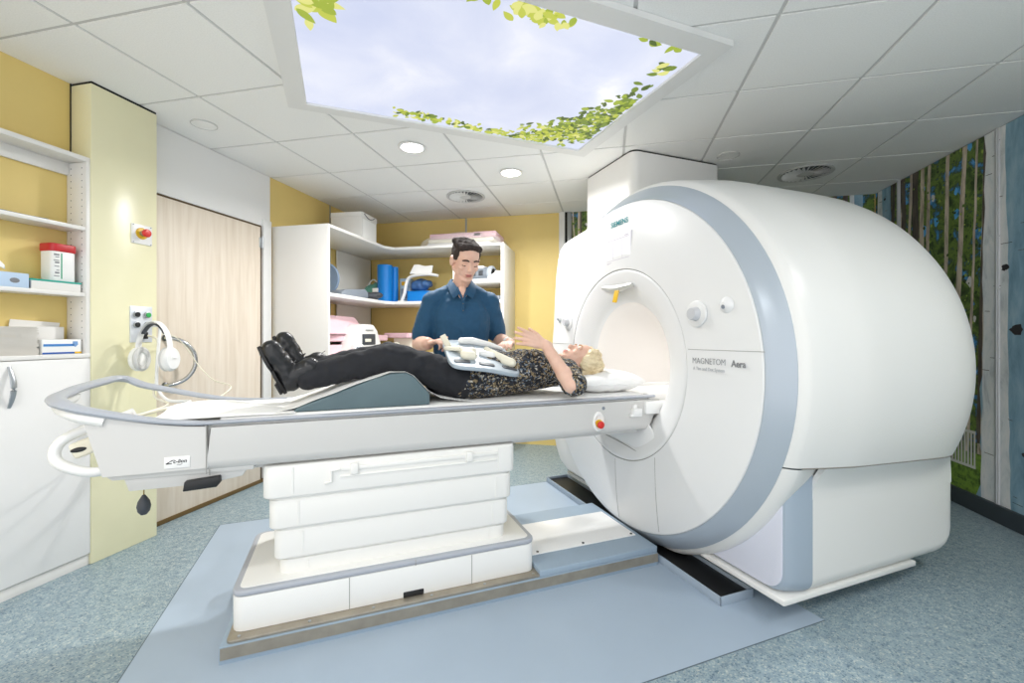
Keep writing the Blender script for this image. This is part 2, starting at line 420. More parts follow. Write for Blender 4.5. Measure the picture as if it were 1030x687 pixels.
def vent(x, y, r, label):
    t = thing('air_vent', label, 'ceiling vent', (x, y, CEIL - .03), group='round ceiling air vents')
    bm = new(); lathe(bm, [(0, r * .86), (-.002, r), (-.010, r * 1.02), (-.014, r * .97), (-.008, r * .88), (0, r * .86)], Matrix.Translation((x, y, CEIL)), 48); obj('rim', bm, M['ceil_bar'], t)
    bm = new(); cyl(bm, (x, y, CEIL - .004), r * .9, .003, seg=48); obj('back_plate', bm, M['dark_grey'], t)
    bm = new()
    for k in range(28):
        a = 2 * PI * k / 28
        mx = Matrix.Translation((x, y, CEIL - .012)) @ Matrix.Rotation(a, 4, 'Z')
        b2 = bmesh.new(); box(b2, r * .32, r * .86, -.010, .010, -.001, .001); b2.transform(Matrix.Translation((0, 0, 0)) @ Matrix.Rotation(R(38), 4, 'X')); merge(bm, b2, mx)
    obj('vanes', bm, M['frame_white'], t)
    bm = new(); lathe(bm, [(-.002, 0), (-.018, 0), (-.016, r * .25), (-.010, r * .34), (-.004, r * .34)], Matrix.Translation((x, y, CEIL)), 32); obj('hub', bm, M['ceil_bar'], t)
vent(-1.365, 4.10, .185, 'round ceiling vent above the technician, beyond the downlights')
vent(1.612, 4.125, .20, 'round ceiling vent above the rear of the scanner')
def disc(x, y, r, label):
    t = thing('ceiling_speaker', label, 'speaker', (x, y, CEIL - .01), group='flat round ceiling discs')
    bm = new(); lathe(bm, [(0, r), (-.006, r), (-.008, r * .93), (0, r * .92)], Matrix.Translation((x, y, CEIL)), 40); obj('rim', bm, M['ceil_bar'], t)
    bm = new(); lathe(bm, [(-.001, 0), (-.005, 0), (-.004, r * .92), (-.001, r * .92)], Matrix.Translation((x, y, CEIL)), 40); obj('grille', bm, M['ceil_tile'], t)
disc(-2.553, 2.345, .075, 'flat round ceiling disc near the yellow pillar')
disc(.885, 3.60, .08, 'flat round ceiling disc beside the white duct casing')
# ------------------------------------------------------------------ sky light panel
def sky_mat():
    m = bpy.data.materials.new('sky_print_backlit'); m.use_nodes = True; nt = m.node_tree; b = nt.nodes['Principled BSDF']
    tc = nt.nodes.new('ShaderNodeTexCoord')
    n = nt.nodes.new('ShaderNodeTexNoise'); n.inputs['Scale'].default_value = 2.1; n.inputs['Detail'].default_value = 7; n.inputs['Roughness'].default_value = .5; n.inputs['Distortion'].default_value = .35
    nt.links.new(tc.outputs['Object'], n.inputs['Vector'])
    r = ramp(nt, [(.32, (204, 212, 238)), (.5, (216, 222, 243)), (.62, (228, 232, 247)), (.76, (252, 252, 254))])
    nt.links.new(n.outputs['Fac'], r.inputs['Fac'])
    b.inputs['Base Color'].default_value = (.02, .02, .02, 1); b.inputs['Roughness'].default_value = .5
    nt.links.new(r.outputs['Color'], b.inputs['Emission Color']); b.inputs['Emission Strength'].default_value = SKYP
    return m
SKYP = .70
leafm = [mat('leaf_print_%d' % k, (8, 10, 6), .6, emit=c, estr=.66) for k, c in enumerate(((200, 208, 84), (168, 186, 66), (124, 146, 56), (88, 108, 48), (232, 232, 140)))]
t = thing('ceiling_light_panel', 'large backlit ceiling panel printed with sky, clouds and green leaves', 'light panel', (1.125, .285, CEIL - .03), frame=SF)
U0, U1, V0, V1 = .235, 2.02, -.285, .885
FU0, FU1, FV0, FV1 = .132, 2.112, -.386, .96
bm = new()
for (a, b_, c_, d_) in ((FU0, U0, FV0, FV1), (U1, FU1, FV0, FV1), (U0, U1, FV0, V0), (U0, U1, V1, FV1)):
    box(bm, a, b_, c_, d_, CEIL - .03, CEIL - .001)
obj('frame', bm, M['frame_white'], t, frame=SF)
bm = new(); box(bm, U0, U1, V0, V1, CEIL - .016, CEIL - .004); obj('sky_diffuser', bm, sky_mat(), t, frame=SF)
def leaf(bm, u, v, z, size, ang, mi, wid=.5):
    n = 8; top = []; bot = []
    for k in range(n + 1):
        s_ = k / n; w_ = wid * math.sin(PI * s_ ** .8) ** .9 * .5
        top.append((s_ - .5, w_)); bot.append((s_ - .5, -w_))
    pts = top + bot[-2:0:-1]
    ca, sa = math.cos(ang), math.sin(ang)
    f = bm.faces.new([bm.verts.new((u + size * (x * ca - y * sa), v + size * (x * sa + y * ca), z)) for x, y in pts]); f.material_index = mi
bm = new(); rl = random.Random(3)
def cluster(u0, v0, u1, v1, n, spread, smin, smax, cols):
    for k in range(n):
        s_ = rl.random(); u = u0 + (u1 - u0) * s_ + rl.gauss(0, spread); v = v0 + (v1 - v0) * s_ + rl.gauss(0, spread)
        sz = rl.uniform(smin, smax)
        u = min(max(u, U0 + sz * .5), U1 - sz * .5); v = min(max(v, V0 + sz * .5), V1 - sz * .5)
        leaf(bm, u, v, CEIL - .0165 - .0001 * (k % 20), sz, rl.uniform(0, 6.28), rl.choice(cols), rl.uniform(.4, .65))
cluster(.74, .80, 1.55, .86, 150, .025, .03, .06, [0, 1, 0, 2, 3, 4])
cluster(1.55, .82, 1.93, .66, 260, .065, .03, .06, [0, 1, 1, 2, 0, 4, 3])
cluster(1.72, .70, 1.97, .34, 260, .065, .03, .06, [1, 2, 2, 3, 0])
cluster(1.95, .75, 1.99, .2, 90, .025, .03, .07, [2, 3, 1, 2])
cluster(1.90, .30, 1.97, .02, 32, .03, .03, .07, [3, 2, 1])
cluster(1.93, -.06, 1.96, -.14, 9, .02, .05, .08, [3, 2, 4])
cluster(1.70, -.26, 1.90, -.26, 5, .012, .05, .08, [1, 3])
cluster(1.10, -.235, 1.32, -.215, 46, .03, .04, .08, [0, 0, 4, 1])
cluster(.26, .10, .38, .0, 14, .04, .06, .11, [0, 4, 0, 1])
cluster(.3, -.25, 1.0, -.25, 40, .03, .05, .1, [0, 1])
for f in bm.faces:
    pass
obj('leaf_print', bm, leafm, t, frame=SF, smooth=False)
# ------------------------------------------------------------------ duct casing above the scanner
t = thing('duct_casing', 'tall white boxed duct casing between the scanner top and ceiling', 'duct', (2.82, 1.09, 2.09), frame=SF)
bm = new(); prism(bm, rrect(2.4, 3.245, .757, 1.436, .06, 6), 'z', 2.09, CEIL - .014); obj('casing', bm, M['white_panel'], t, frame=SF)
bm = new(); prism(bm, rrect(2.408, 3.237, .765, 1.428, .055, 6), 'z', CEIL - .014, CEIL - .0005); obj('shadow_gap', bm, M['dark_gap'], t, frame=SF)
# ================================================================== forest photo mural
def noise_mat(name, stops, scale, detail=8, stretch=(1, 1, 1), rough=.5, dist=.4):
    m = bpy.data.materials.new(name); m.use_nodes = True; nt = m.node_tree; b = nt.nodes['Principled BSDF']
    tc = nt.nodes.new('ShaderNodeTexCoord'); mp = nt.nodes.new('ShaderNodeMapping'); mp.inputs['Scale'].default_value = stretch
    nt.links.new(tc.outputs['Object'], mp.inputs['Vector'])
    n = nt.nodes.new('ShaderNodeTexNoise'); n.inputs['Scale'].default_value = scale; n.inputs['Detail'].default_value = detail; n.inputs['Roughness'].default_value = .65; n.inputs['Distortion'].default_value = dist
    nt.links.new(mp.outputs['Vector'], n.inputs['Vector'])
    r = ramp(nt, stops); nt.links.new(n.outputs['Fac'], r.inputs['Fac']); nt.links.new(r.outputs['Color'], b.inputs['Base Color'])
    b.inputs['Roughness'].default_value = rough
    return m
MM = [noise_mat('print_forest', [(.3, (34, 47, 25)), (.42, (70, 95, 45)), (.5, (118, 145, 66)), (.56, (68, 84, 50)), (.64, (79, 157, 221)), (.8, (193, 232, 248))], 7),
      noise_mat('print_trunk_tan', [(.3, (136, 123, 107)), (.6, (232, 218, 198)), (.8, (173, 157, 136))], 9, stretch=(3, 3, .6)),
      noise_mat('print_trunk_dark', [(.3, (50, 45, 41)), (.6, (109, 98, 88)), (.8, (72, 66, 56))], 9, stretch=(3, 3, .6)),
      mat('print_leaf_bright', (168, 191, 82), .5), mat('print_leaf_mid', (100, 127, 61), .5), mat('print_leaf_dark', (50, 72, 36), .5),
      mat('print_sky_blue', (95, 182, 243), .5),
      noise_mat('print_birch', [(.25, (180, 186, 191)), (.45, (232, 237, 239)), (.6, (248, 248, 248)), (.8, (214, 221, 225))], 5, stretch=(2.2, 2.2, .8)),
      noise_mat('print_birch_blue', [(.25, (104, 141, 166)), (.5, (145, 182, 202)), (.7, (175, 202, 216)), (.85, (123, 157, 177))], 5, stretch=(2.5, 2.5, .7)),
      mat('print_knot', (50, 47, 52), .6), noise_mat('print_grass', [(.35, (45, 70, 27)), (.55, (132, 168, 68)), (.75, (75, 104, 43))], 16),
      mat('print_fence', (223, 223, 216), .5), mat('print_red', (170, 79, 45), .5)]
def mural(name, label, P, s0, s1, z0, z1, birches, seed, fence=None, nt_=60, dens=260):
    """P(s, z, off) -> world point on a wall; everything lies flat in the print."""
    rr = random.Random(seed); bm = new()
    def poly(pts, off, mi):
        pts = [(min(max(a, s0), s1), min(max(b_, z0), z1)) for a, b_ in pts]
        if len({(round(a, 5), round(b_, 5)) for a, b_ in pts}) < 3: return
        f = bm.faces.new([bm.verts.new(P(a, b_, off)) for a, b_ in pts]); f.material_index = mi
    def strip(sb, st, w, off, mi, za=z0, zb=z1, n=14, lean=.012):
        L, Q = [], []
        for k in range(n + 1):
            q = k / n; s_ = sb + (st - sb) * q + rr.uniform(-lean, lean) * .4; ww = w * (1.05 - .35 * q) * rr.uniform(.9, 1.1)
            L.append((s_ - ww / 2, za + (zb - za) * q)); Q.append((s_ + ww / 2, za + (zb - za) * q))
        for k in range(n): poly([L[k], Q[k], Q[k + 1], L[k + 1]], off, mi)
    box_pts = [(s0, z0), (s1, z0), (s1, z1), (s0, z1)]
    poly(box_pts, .003, 0)
    # blue sky glimpses, foliage, trunks, more foliage
    for k in range(dens // 3):
        s_, z_ = rr.uniform(s0, s1), rr.uniform(.9, z1); r_ = rr.uniform(.012, .036)
        poly([(s_ + r_ * rr.uniform(.6, 1.2) * math.cos(a), z_ + 1.5 * r_ * rr.uniform(.6, 1.2) * math.sin(a)) for a in [2 * PI * i / 7 for i in range(7)]], .0034, 6 if rr.random() < .8 else 11)
    def leaves(n, off, zlo, zhi, cols):
        for k in range(n):
            s_, z_ = rr.uniform(s0, s1), rr.uniform(zlo, zhi); r_ = rr.uniform(.005, .018)
            poly([(s_ + r_ * rr.uniform(.4, 1.2) * math.cos(a), z_ + r_ * rr.uniform(.4, 1.2) * math.sin(a)) for a in [2 * PI * i / 6 for i in range(6)]], off, rr.choice(cols))
    leaves(dens * 4, .0038, .5, z1, [3, 4, 5, 5, 5])
    for k in range(nt_):
        s_ = rr.uniform(s0, s1); strip(s_, s_ + rr.uniform(-.12, .05), rr.uniform(.018, .062), .0042 + .00001 * k, rr.choice([1, 1, 2, 2, 2]), za=rr.uniform(.3, .5))
    leaves(int(dens * .6), .0052, .9, z1, [3, 4, 5])
    # ground
    poly([(s0, z0), (s1, z0), (s1, .36), (s0 + (s1 - s0) * .6, .42), (s0 + (s1 - s0) * .3, .34), (s0, .4)], .0054, 10)
    if fence:
        a, b_, c_, d_ = fence
        for k in range(9):
            x = a + (b_ - a) * k / 8; poly([(x - .008, c_), (x + .008, c_), (x + .008, d_), (x - .008, d_)], .0056, 11)
        for zz in (c_, d_): poly([(a - .01, zz - .01), (b_ + .01, zz - .01), (b_ + .01, zz + .01), (a - .01, zz + .01)], .0058, 11)
    for (a, b_, side) in birches:       # a..b wide smooth birch trunks: pale on one side, blue grey on the other
        strip((a + b_) / 2, (a + b_) / 2, b_ - a, .0060, 8, n=20, lean=.006)
        cpos = a + (b_ - a) * (.8 if side > 0 else .2); strip(cpos, cpos, (b_ - a) * .4, .0064, 7, n=20, lean=.008)
        for k in range(10):
            s_, z_ = rr.uniform(a + .05, b_ - .05), z0 + (z1 - z0) * (k + rr.random()) / 10; r_ = rr.uniform(.008, .022) if k % 4 else rr.uniform(.035, .065)
            poly([(s_ + 1.3 * r_ * rr.uniform(.6, 1.2) * math.cos(q), z_ + r_ * rr.uniform(.6, 1.2) * math.sin(q)) for q in [2 * PI * i / 14 for i in range(14)]], .0068, 9)
        for k in range(26):
            s_, z_ = rr.uniform(a + .02, b_ - .06), rr.uniform(z0, z1); w_ = rr.uniform(.02, .09)
            poly([(s_, z_), (min(s_ + w_, b_ - .01), z_ + .004), (min(s_ + w_, b_ - .01), z_ + .007), (s_, z_ + .004)], .0070, rr.choice([2, 9, 2]))
    o = obj(name, bm, MM, base=P((s0 + s1) / 2, z0, 0), smooth=False)
    tag(o, label, 'mural')
    return o
mural('forest_mural', 'birch forest photo mural on the right wall beyond the scanner', lambda s_, z_, o_: Vector((XR - o_, s_, z_)), .6, YB - .01, .115, CEIL - .002,
      [(3.08, 3.645, 1), (4.60, 4.845, 1), (2.2, 2.6, 1), (1.2, 1.7, 1)], 11, fence=(3.70, 3.93, .30, .545), nt_=75, dens=520)
mural('forest_mural', 'forest photo mural strip on the back wall beside the white corner post', lambda s_, z_, o_: Vector((s_, YB - o_, z_)), -.40, XR - .01, 0, CEIL - .002,
      [(.6, .8, 1), (2.28, 2.42, -1)], 5, nt_=70, dens=420)
# ================================================================== scanner
VC, ZC = .329, 1.055
AX = Matrix.Translation((0, VC, ZC)) @ Matrix.Rotation(PI / 2, 4, 'Y')      # local z -> u ; local x -> -z
def alathe(bm, prof, seg=128, **k): return lathe(bm, prof, AX, seg, **k)
BORE_LAMP = 1
sc = thing('mri_scanner', 'large white round MRI scanner with a silver blue ring and open bore', 'MRI scanner', (2.0, VC, 0), frame=SF)
def fu(r):      # domed front face
    return 1.978 + .030 * max(0, (r - .56) / .395) ** 2.2
bm = new(); alathe(bm, [(fu(.566) + .012, .566), (fu(.566), .568), (fu(.62), .62), (fu(.7), .7), (fu(.78), .78), (fu(.86), .86), (fu(.93), .93), (fu(.952), .952), (2.013, .956), (2.03, .955), (2.03, .9), (2.04, .566), (fu(.566) + .012, .566)])
obj('front_cover', bm, M['gantry'], sc, frame=SF)
bm = new(); alathe(bm, [(1.996, .562), (1.982, .562), (1.978, .556), (1.978, .545), (1.981, .52), (1.987, .48), (2.0, .44), (2.016, .408), (2.034, .385), (2.048, .374), (2.06, .371), (2.06, .40), (2.03, .56), (1.996, .562)])
obj('bore_funnel', bm, M['gantry'], sc, frame=SF)
bm = new(); alathe(bm, [(1.99, .5625), (1.983, .5625), (1.983, .5665), (1.99, .5665), (1.99, .5625)]); obj('funnel_seam', bm, M['seam'], sc, frame=SF)
bm = new(); alathe(bm, [(2.058, .373), (2.075, .364), (2.12, .360), (3.3, .360), (3.3, .39), (2.075, .395), (2.058, .373)]); obj('bore_liner', bm, M['bore'], sc, frame=SF)
bm = new(); alathe(bm, [(2.03, .955), (2.0125, .9575), (2.014, .962), (2.03, .98), (2.05, 1.002), (2.07, 1.021), (2.0915, 1.037), (2.096, 1.036), (2.096, .98), (2.03, .955)]); obj('trim_ring', bm, M['ring'], sc, frame=SF)
bm = new(); alathe(bm, [(2.1, .98), (2.096, 1.035), (2.099, 1.0395), (2.118, 1.060), (2.14, 1.069), (2.2, 1.078), (2.30, 1.091), (2.395, 1.101), (2.41, 1.1025), (2.43, 1.1045), (2.5, 1.106), (2.8, 1.107), (3.0, 1.107), (3.12, 1.104), (3.2, 1.094), (3.26, 1.076), (3.312, 1.046), (3.36, 1.0), (3.4, .93), (3.42, .84), (3.425, .7), (3.41, .5), (3.37, .43), (3.3, .392), (3.28, .392), (3.28, .9), (2.2, .9), (2.1, .98)])
geo = bm.verts[:] + bm.edges[:] + bm.faces[:]
# the shell ends at a slightly sloping seam above the housing; only its front lip runs on below the ring
def zseam(u): return .690 - .045 * (u - 2.1)
b2 = new(); alathe(b2, [(2.1, .98), (2.096, 1.035), (2.099, 1.0395), (2.118, 1.060), (2.14, 1.071), (2.155, 1.073), (2.22, 1.062), (2.30, 1.046), (2.34, 1.036), (2.36, .9), (2.1, .98)])
n_ = Vector((.045, 0, 1)).normalized()
bmesh.ops.bisect_plane(bm, geom=geo, plane_co=(2.1, 0, .690), plane_no=n_, clear_inner=True)
bmesh.ops.bisect_plane(b2, geom=b2.verts[:] + b2.edges[:] + b2.faces[:], plane_co=(2.1, 0, .684), plane_no=n_, clear_outer=True)
bmesh.ops.bisect_plane(b2, geom=b2.verts[:] + b2.edges[:] + b2.faces[:], plane_co=(2.355, 0, 0), plane_no=(1, 0, 0), clear_outer=True)
bmesh.ops.bisect_plane(b2, geom=b2.verts[:] + b2.edges[:] + b2.faces[:], plane_co=(0, 0, .045), plane_no=(0, 0, 1), clear_inner=True)
obj('barrel_shell', bm, M['shell'], sc, frame=SF)
obj('shell_front_lip', b2, M['shell'], sc, frame=SF)
# tall far-side cover standing proud of the barrel
ofs = [(.70, 2.06), (.931, 2.006), (1.128, 1.988), (1.25, 1.972), (1.32, 1.935), (1.366, 1.86), (1.40, 1.74), (1.421, 1.60), (1.445, 1.36), (1.458, 1.154), (1.472, .9), (1.478, .693), (1.470, .52), (1.45, .40), (1.402, .29), (1.33, .20), (1.2, .15), (.9, .15), (.9, 1.0)]
bm = new(); prism(bm, ofs, 'x', 2.10, 2.9, bev=.018, seg=3); obj('side_cover', bm, M['shell'], sc, frame=SF)
# housing below the barrel
VN, VF = -.630, VC * 2 + .630
def sect(ins=0.0, zt=.72, r=.075, zb=.115):      # housing section (v, z) with rounded lower edges
    r_ = r; return rrect(VN + ins, VF - ins, zb + ins * .6, zt, (.001, .001, r_, r_), 9)
bm = bmesh.new(); rings = [[bm.verts.new((u_, v_, z_)) for v_, z_ in sect(i_, zb=zb_)] for u_, i_, zb_ in ((2.288, 0, .115), (3.22, 0, .115), (3.255, 0, .119), (3.285, 0, .132), (3.305, .001, .152), (3.316, .003, .178), (3.320, .006, .205))]
for A, B in zip(rings, rings[1:]):
    for k in range(len(A)): bm.faces.new((A[k], A[(k + 1) % len(A)], B[(k + 1) % len(A)], B[k]))
bm.faces.new(rings[0]); bm.faces.new(rings[-1][::-1])
# tuck the top under the barrel
for v in bm.verts:
    if v.co.z > .7: v.co.z = .70 if abs(v.co.y - VC) < .8 else .67
obj('housing', bm, M['shell'], sc, frame=SF)
SHP = [(2.10, 1.040), (2.118, 1.060), (2.14, 1.069), (2.2, 1.078), (2.30, 1.091), (2.395, 1.101), (2.43, 1.1045), (3.0, 1.107), (3.12, 1.104), (3.2, 1.094), (3.26, 1.076), (3.312, 1.046), (3.36, 1.0)]
def rsh(u):
    for (a, ra), (b_, rb) in zip(SHP, SHP[1:]):
        if a <= u <= b_: return ra + (rb - ra) * (u - a) / (b_ - a)
    return 1.0
def vsh(u, z, off=0.0): return math.sqrt(max((rsh(u) - off) ** 2 - (ZC - z) ** 2, 0))
for sg in (-1, 1):      # shoulder between barrel seam and housing side
    bm = new(); vs = VN if sg < 0 else VF
    def shl(a, b_):
        u = 2.286 + (3.312 - 2.286) * a; zt = zseam(u) - .004; vt = VC + sg * vsh(u, zt, .003); zb = zt - .15; rl = 0 * u + 1.03; vb = VC + sg * max(abs(vs - VC) + .002, 0)
        return (u, vb + (vt - vb) * b_ ** 2, zb + (zt - zb) * b_)
    grid(bm, shl, 30, 10, thick=-.02 * sg); obj('shoulder', bm, M['shell'], sc, frame=SF)
    bm = new(); tube(bm, [(2.16 + 1.16 * k / 30, VC + sg * (vsh(2.16 + 1.16 * k / 30, zseam(2.16 + 1.16 * k / 30)) - .0015), zseam(2.16 + 1.16 * k / 30) - .002) for k in range(31)], .0035, 8); obj('barrel_seam', bm, M['seam_d'], sc, frame=SF)
bm = new(); q = bmesh.new(); rings = [[q.verts.new((u_, v_, z_)) for v_, z_ in sect(i_)] for u_, i_ in ((2.288, -.001), (2.272, -.0005), (2.20, .012), (2.165, .024), (2.158, .032), (2.16, .06))]
for A, B in zip(rings, rings[1:]):
    for k in range(len(A)): q.faces.new((A[k], A[(k + 1) % len(A)], B[(k + 1) % len(A)], B[k]))
merge(bm, q); obj('corner_band', bm, M['band'], sc, frame=SF, angle=50)
bm = new(); prism(bm, sect(.036, .66, .085), 'x', 2.152, 2.165, bev=.003); obj('front_panel', bm, M['lav'], sc, frame=SF)
bm = new(); box(bm, 2.137, 3.047, VN + .014, VF - .014, .098, .122, bev=.004); obj('plinth', bm, M['shell'], sc, frame=SF)
for a in (2.45, 2.9):
    for b_ in (VN + .25, VF - .25):
        bm = new(); cyl(bm, (a, b_, 0), .07, .05, seg=24); cyl(bm, (a, b_, .05), .04, .05, seg=20); obj('foot', bm, M['dark_grey'], sc, frame=SF)
# display, notch, tag, text on the front face
def onface(v, z, off): 
    r = math.hypot(v - VC, z - ZC); return fu(max(r, .57)) - off
bm = new(); box(bm, 1.981, 1.991, .205, .475, 1.655, 1.838, bev=.003); obj('display_bezel', bm, mat('display_bezel', (214, 210, 218), .3), sc, frame=SF)
ds = obj('display_screen', (lambda b: box(b, 1.9795, 1.982, .211, .469, 1.661, 1.832))(new()), mat('display_screen', (220, 220, 226), .2, emit=(226, 224, 232), estr=.28), sc, frame=SF)
bm = new()
for (a, b_, c_, d_) in ((.225, .455, 1.806, 1.810), (.225, .455, 1.683, 1.687), (.385, .388, 1.69, 1.80), (.29, .293, 1.69, 1.80), (.23, .27, 1.815, 1.821), (.40, .45, 1.665, 1.676)):
    box(bm, 1.9785, 1.9798, a, b_, c_, d_)
obj('display_picture', bm, mat('display_lines', (206, 202, 210), .4), sc, frame=SF)
TX = lambda v, z, u: Matrix(((0, 0, -1, u), (-1, 0, 0, v), (0, 1, 0, z), (0, 0, 0, 1)))       # text facing -u, reading towards -v
bm = text_bm('SIEMENS', .046, TX(.425, 1.893, 1.9905), .0008, bold=.0004, xscale=1.02); obj('brand_lettering', bm, M['teal'], sc, frame=SF, smooth=False)
bm = text_bm('MAGNETOM', .040, TX(-.272, 1.094, onface(-.3, 1.09, .0015)), .0006, bold=-.0007, xscale=.86)
obj('model_lettering', bm, M['text_grey'], sc, frame=SF, smooth=False)
bm = new(); merge(bm, text_bm('Aera', .042, TX(-.485, 1.090, onface(-.5, 1.09, .0015)), .0006, bold=.0006, xscale=.88)); obj('model_lettering', bm, M['text_grey'], sc, frame=SF, smooth=False)
bm = text_bm('A Tim and Dot System', .022, TX(-.277, 1.064, onface(-.3, 1.06, .0015)), .0006, xscale=.9); obj('system_lettering', bm, M['text_light'], sc, frame=SF, smooth=False)
for v, z in ((-.30, 1.326), (.958, 1.326)):
    u = onface(v, z, 0)
    bm = new(); cyl(bm, (u - .012, v, z), .062, .014, 'x', 40, bev=.006); kn = obj('control_plate', bm, M['gantry'], sc, frame=SF)
    bm = new(); lathe(bm, [(0, 0), (0, .026), (.004, .029), (.018, .031), (.026, .034), (.030, .034), (.030, 0)], Matrix.Translation((u - .040, v, z)) @ Matrix.Rotation(PI / 2, 4, 'Y'), 32); obj('rotary_knob', bm, mat('knob_grey', (198, 200, 204), .3), kn, frame=SF)
for v, z in ((-.457, 1.358), (1.115, 1.358)):
    u = onface(v, z, 0)
    bm = new(); lathe(bm, [(0, 0), (0, .012), (.006, .020), (.016, .034), (.022, .037), (.022, 0)], Matrix.Translation((u - .02, v, z)) @ Matrix.Rotation(PI / 2, 4, 'Y'), 32); bt = obj('call_socket', bm, M['gantry'], sc, frame=SF)
    bm = new(); cyl(bm, (u - .022, v, z - .008), .009, .004, 'x', 16); obj('socket_centre', bm, M['mid_grey'], bt, frame=SF)
bm = new(); grid(bm, lambda a, b_: (1.974 - .020 * math.sin(PI * b_) * math.sin(PI * a), .50 - .33 * a, 1.528 - .012 * a * 1 - .03 * math.sin(PI * a) ** 2 * b_), 20, 6, thick=.012); obj('laser_window', bm, mat('laser_window', (206, 206, 200), .3), sc, frame=SF)
bm = new(); b3 = bmesh.new(); box(b3, -.006, .0, -.021, .021, -.075, 0, bev=.002); merge(bm, b3, Matrix.Translation((1.955, .305, 1.495)) @ Matrix.Rotation(R(8), 4, 'X') @ Matrix.Rotation(R(8), 4, 'Y')); obj('laser_warning_tag', bm, M['yellow_p'], sc, frame=SF, label='small yellow tag at the top of the bore')
bm = new(); cyl(bm, (1.957, .305, 1.49), .008, .02, 'x', 12); obj('laser_lens', bm, M['black'], sc, frame=SF)
# cover seams
def facetube(pts, r=.0015):
    bm = new(); tube(bm, [(onface(v, z, .0), v, z) for v, z in pts], r, 6); obj('cover_seam', bm, M['seam'], sc, frame=SF)
facetube([(-.245 - .385 * k / 10, 1.159) for k in range(11)]); facetube([(.90 + .375 * k / 10, 1.165) for k in range(11)])
facetube([(.36, .478 - .36 * k / 10) for k in range(11)]); facetube([(-.003, .575 - .40 * k / 10) for k in range(11)], .0015)
bm = new(); prism(bm, [(.66, .70), (.62, .612), (.20, .585), (-.06, .55), (-.02, .66), (.06, .74)], 'x', 1.985, 1.998, bev=.006)
obj('docking_panel', bm, M['gantry'], sc, frame=SF)
bm = new(); tube(bm, [(1.984, .645, .612), (1.984, .30, .585), (1.984, .02, .552)], .0025, 6); obj('docking_seam', bm, M['seam'], sc, frame=SF)
# bore rails
for v in (VC - .20, VC + .20): bm = new(); box(bm, 2.08, 3.28, v - .03, v + .03, .835, .862, bev=.006); obj('bore_rail', bm, M['white'], sc, frame=SF)
bm = new(); prism(bm, [(1.955, .04), (2.09, .015), (2.11, .07), (1.96, .10)], 'z', .80, .868, bev=.006); obj('docking_wing', bm, M['white'], sc, frame=SF)
# ------------------------------------------------------------------ floor trough
t = thing('floor_trough', 'blue grey floor trough with black inside under the scanner front', 'cable trough', (2.1, .5, 0), frame=SF)
bm = new(); box(bm, 2.02, 2.027, -.40, 1.42, 0, .042, bev=.002); box(bm, 2.214, 2.221, -.40, 1.42, 0, .042, bev=.002); box(bm, 2.02, 2.221, -.40, -.393, 0, .042, bev=.002); box(bm, 2.02, 2.221, 1.413, 1.42, 0, .042, bev=.002)
obj('rim', bm, M['band'], t, frame=SF)
bm = new(); box(bm, 2.027, 2.214, -.393, 1.413, .001, .022); obj('inner_floor', bm, M['black'], t, frame=SF)
# ================================================================== table
tb = thing('patient_table', 'long white MRI patient table with grey top rail on stepped column', 'patient table', (.7, VC, 0), frame=SF)
VNR, VFR = .06, .60
ZT = .892
# plinth with steel edge
bm = new(); box(bm, 0, 2.0, 0, .66, 0, .066, bev=.003); obj('floor_plinth', bm, M['bluegrey'], tb, frame=SF)
bm = new(); box(bm, 1.31, 2.0, .004, .66, .066, .098, bev=.004); obj('plinth_step', bm, M['bluegrey'], tb, frame=SF)
bm = new(); box(bm, 1.32, 1.97, .15, .50, .098, .104, bev=.002); sp_ = obj('step_cover', bm, M['white'], tb, frame=SF)
for u in (1.37, 1.64, 1.95):
    bm = new(); cyl(bm, (u, .165, .104), .007, .004, seg=12); obj('screw', bm, M['black'], sp_, frame=SF)
bm = new(); prism(bm, rrect(.02, 1.335, .008, .64, .02, 4), 'z', .066, .078, bev=.002); st_ = obj('steel_edge', bm, M['steel'], tb, frame=SF)
bm = new(); box(bm, .004, 2.0, -.0025, -.0002, .018, .062); obj('plinth_steel_face', bm, M['steel'], tb, frame=SF)
for k in range(6):
    bm = new(); cyl(bm, (.06 + .245 * k, .027, .078), .006, .003, seg=12); obj('screw', bm, M['alu'], st_, frame=SF)
bm = new(); prism(bm, rrect(.028, 1.305, .05, .615, .045, 6), 'z', .078, .212, bev=.004); bc = obj('base_cover', bm, M['table_w'], tb, frame=SF)
bm = new(); prism(bm, rrect(.026, 1.307, .048, .617, .047, 6), 'z', .212, .236, bev=.009, seg=3); obj('base_trim', bm, M['rail'], tb, frame=SF)
bm = new(); prism(bm, rrect(.05, 1.283, .072, .593, .03, 6), 'z', .230, .2385, bev=.002); obj('base_top', bm, M['table_w'], tb, frame=SF)
for q in ((.4535, .4565, .0485, .051, .08, .211), (.9835, .9865, .0485, .051, .08, .211), (.727, .730, .0465, .05, .212, .236)):
    bm = new(); box(bm, *q); obj('base_seam', bm, M['seam'], tb, frame=SF)
bm = new(); box(bm, .675, .765, .0475, .056, .078, .104, bev=.004); obj('base_slot', bm, M['black'], tb, frame=SF)
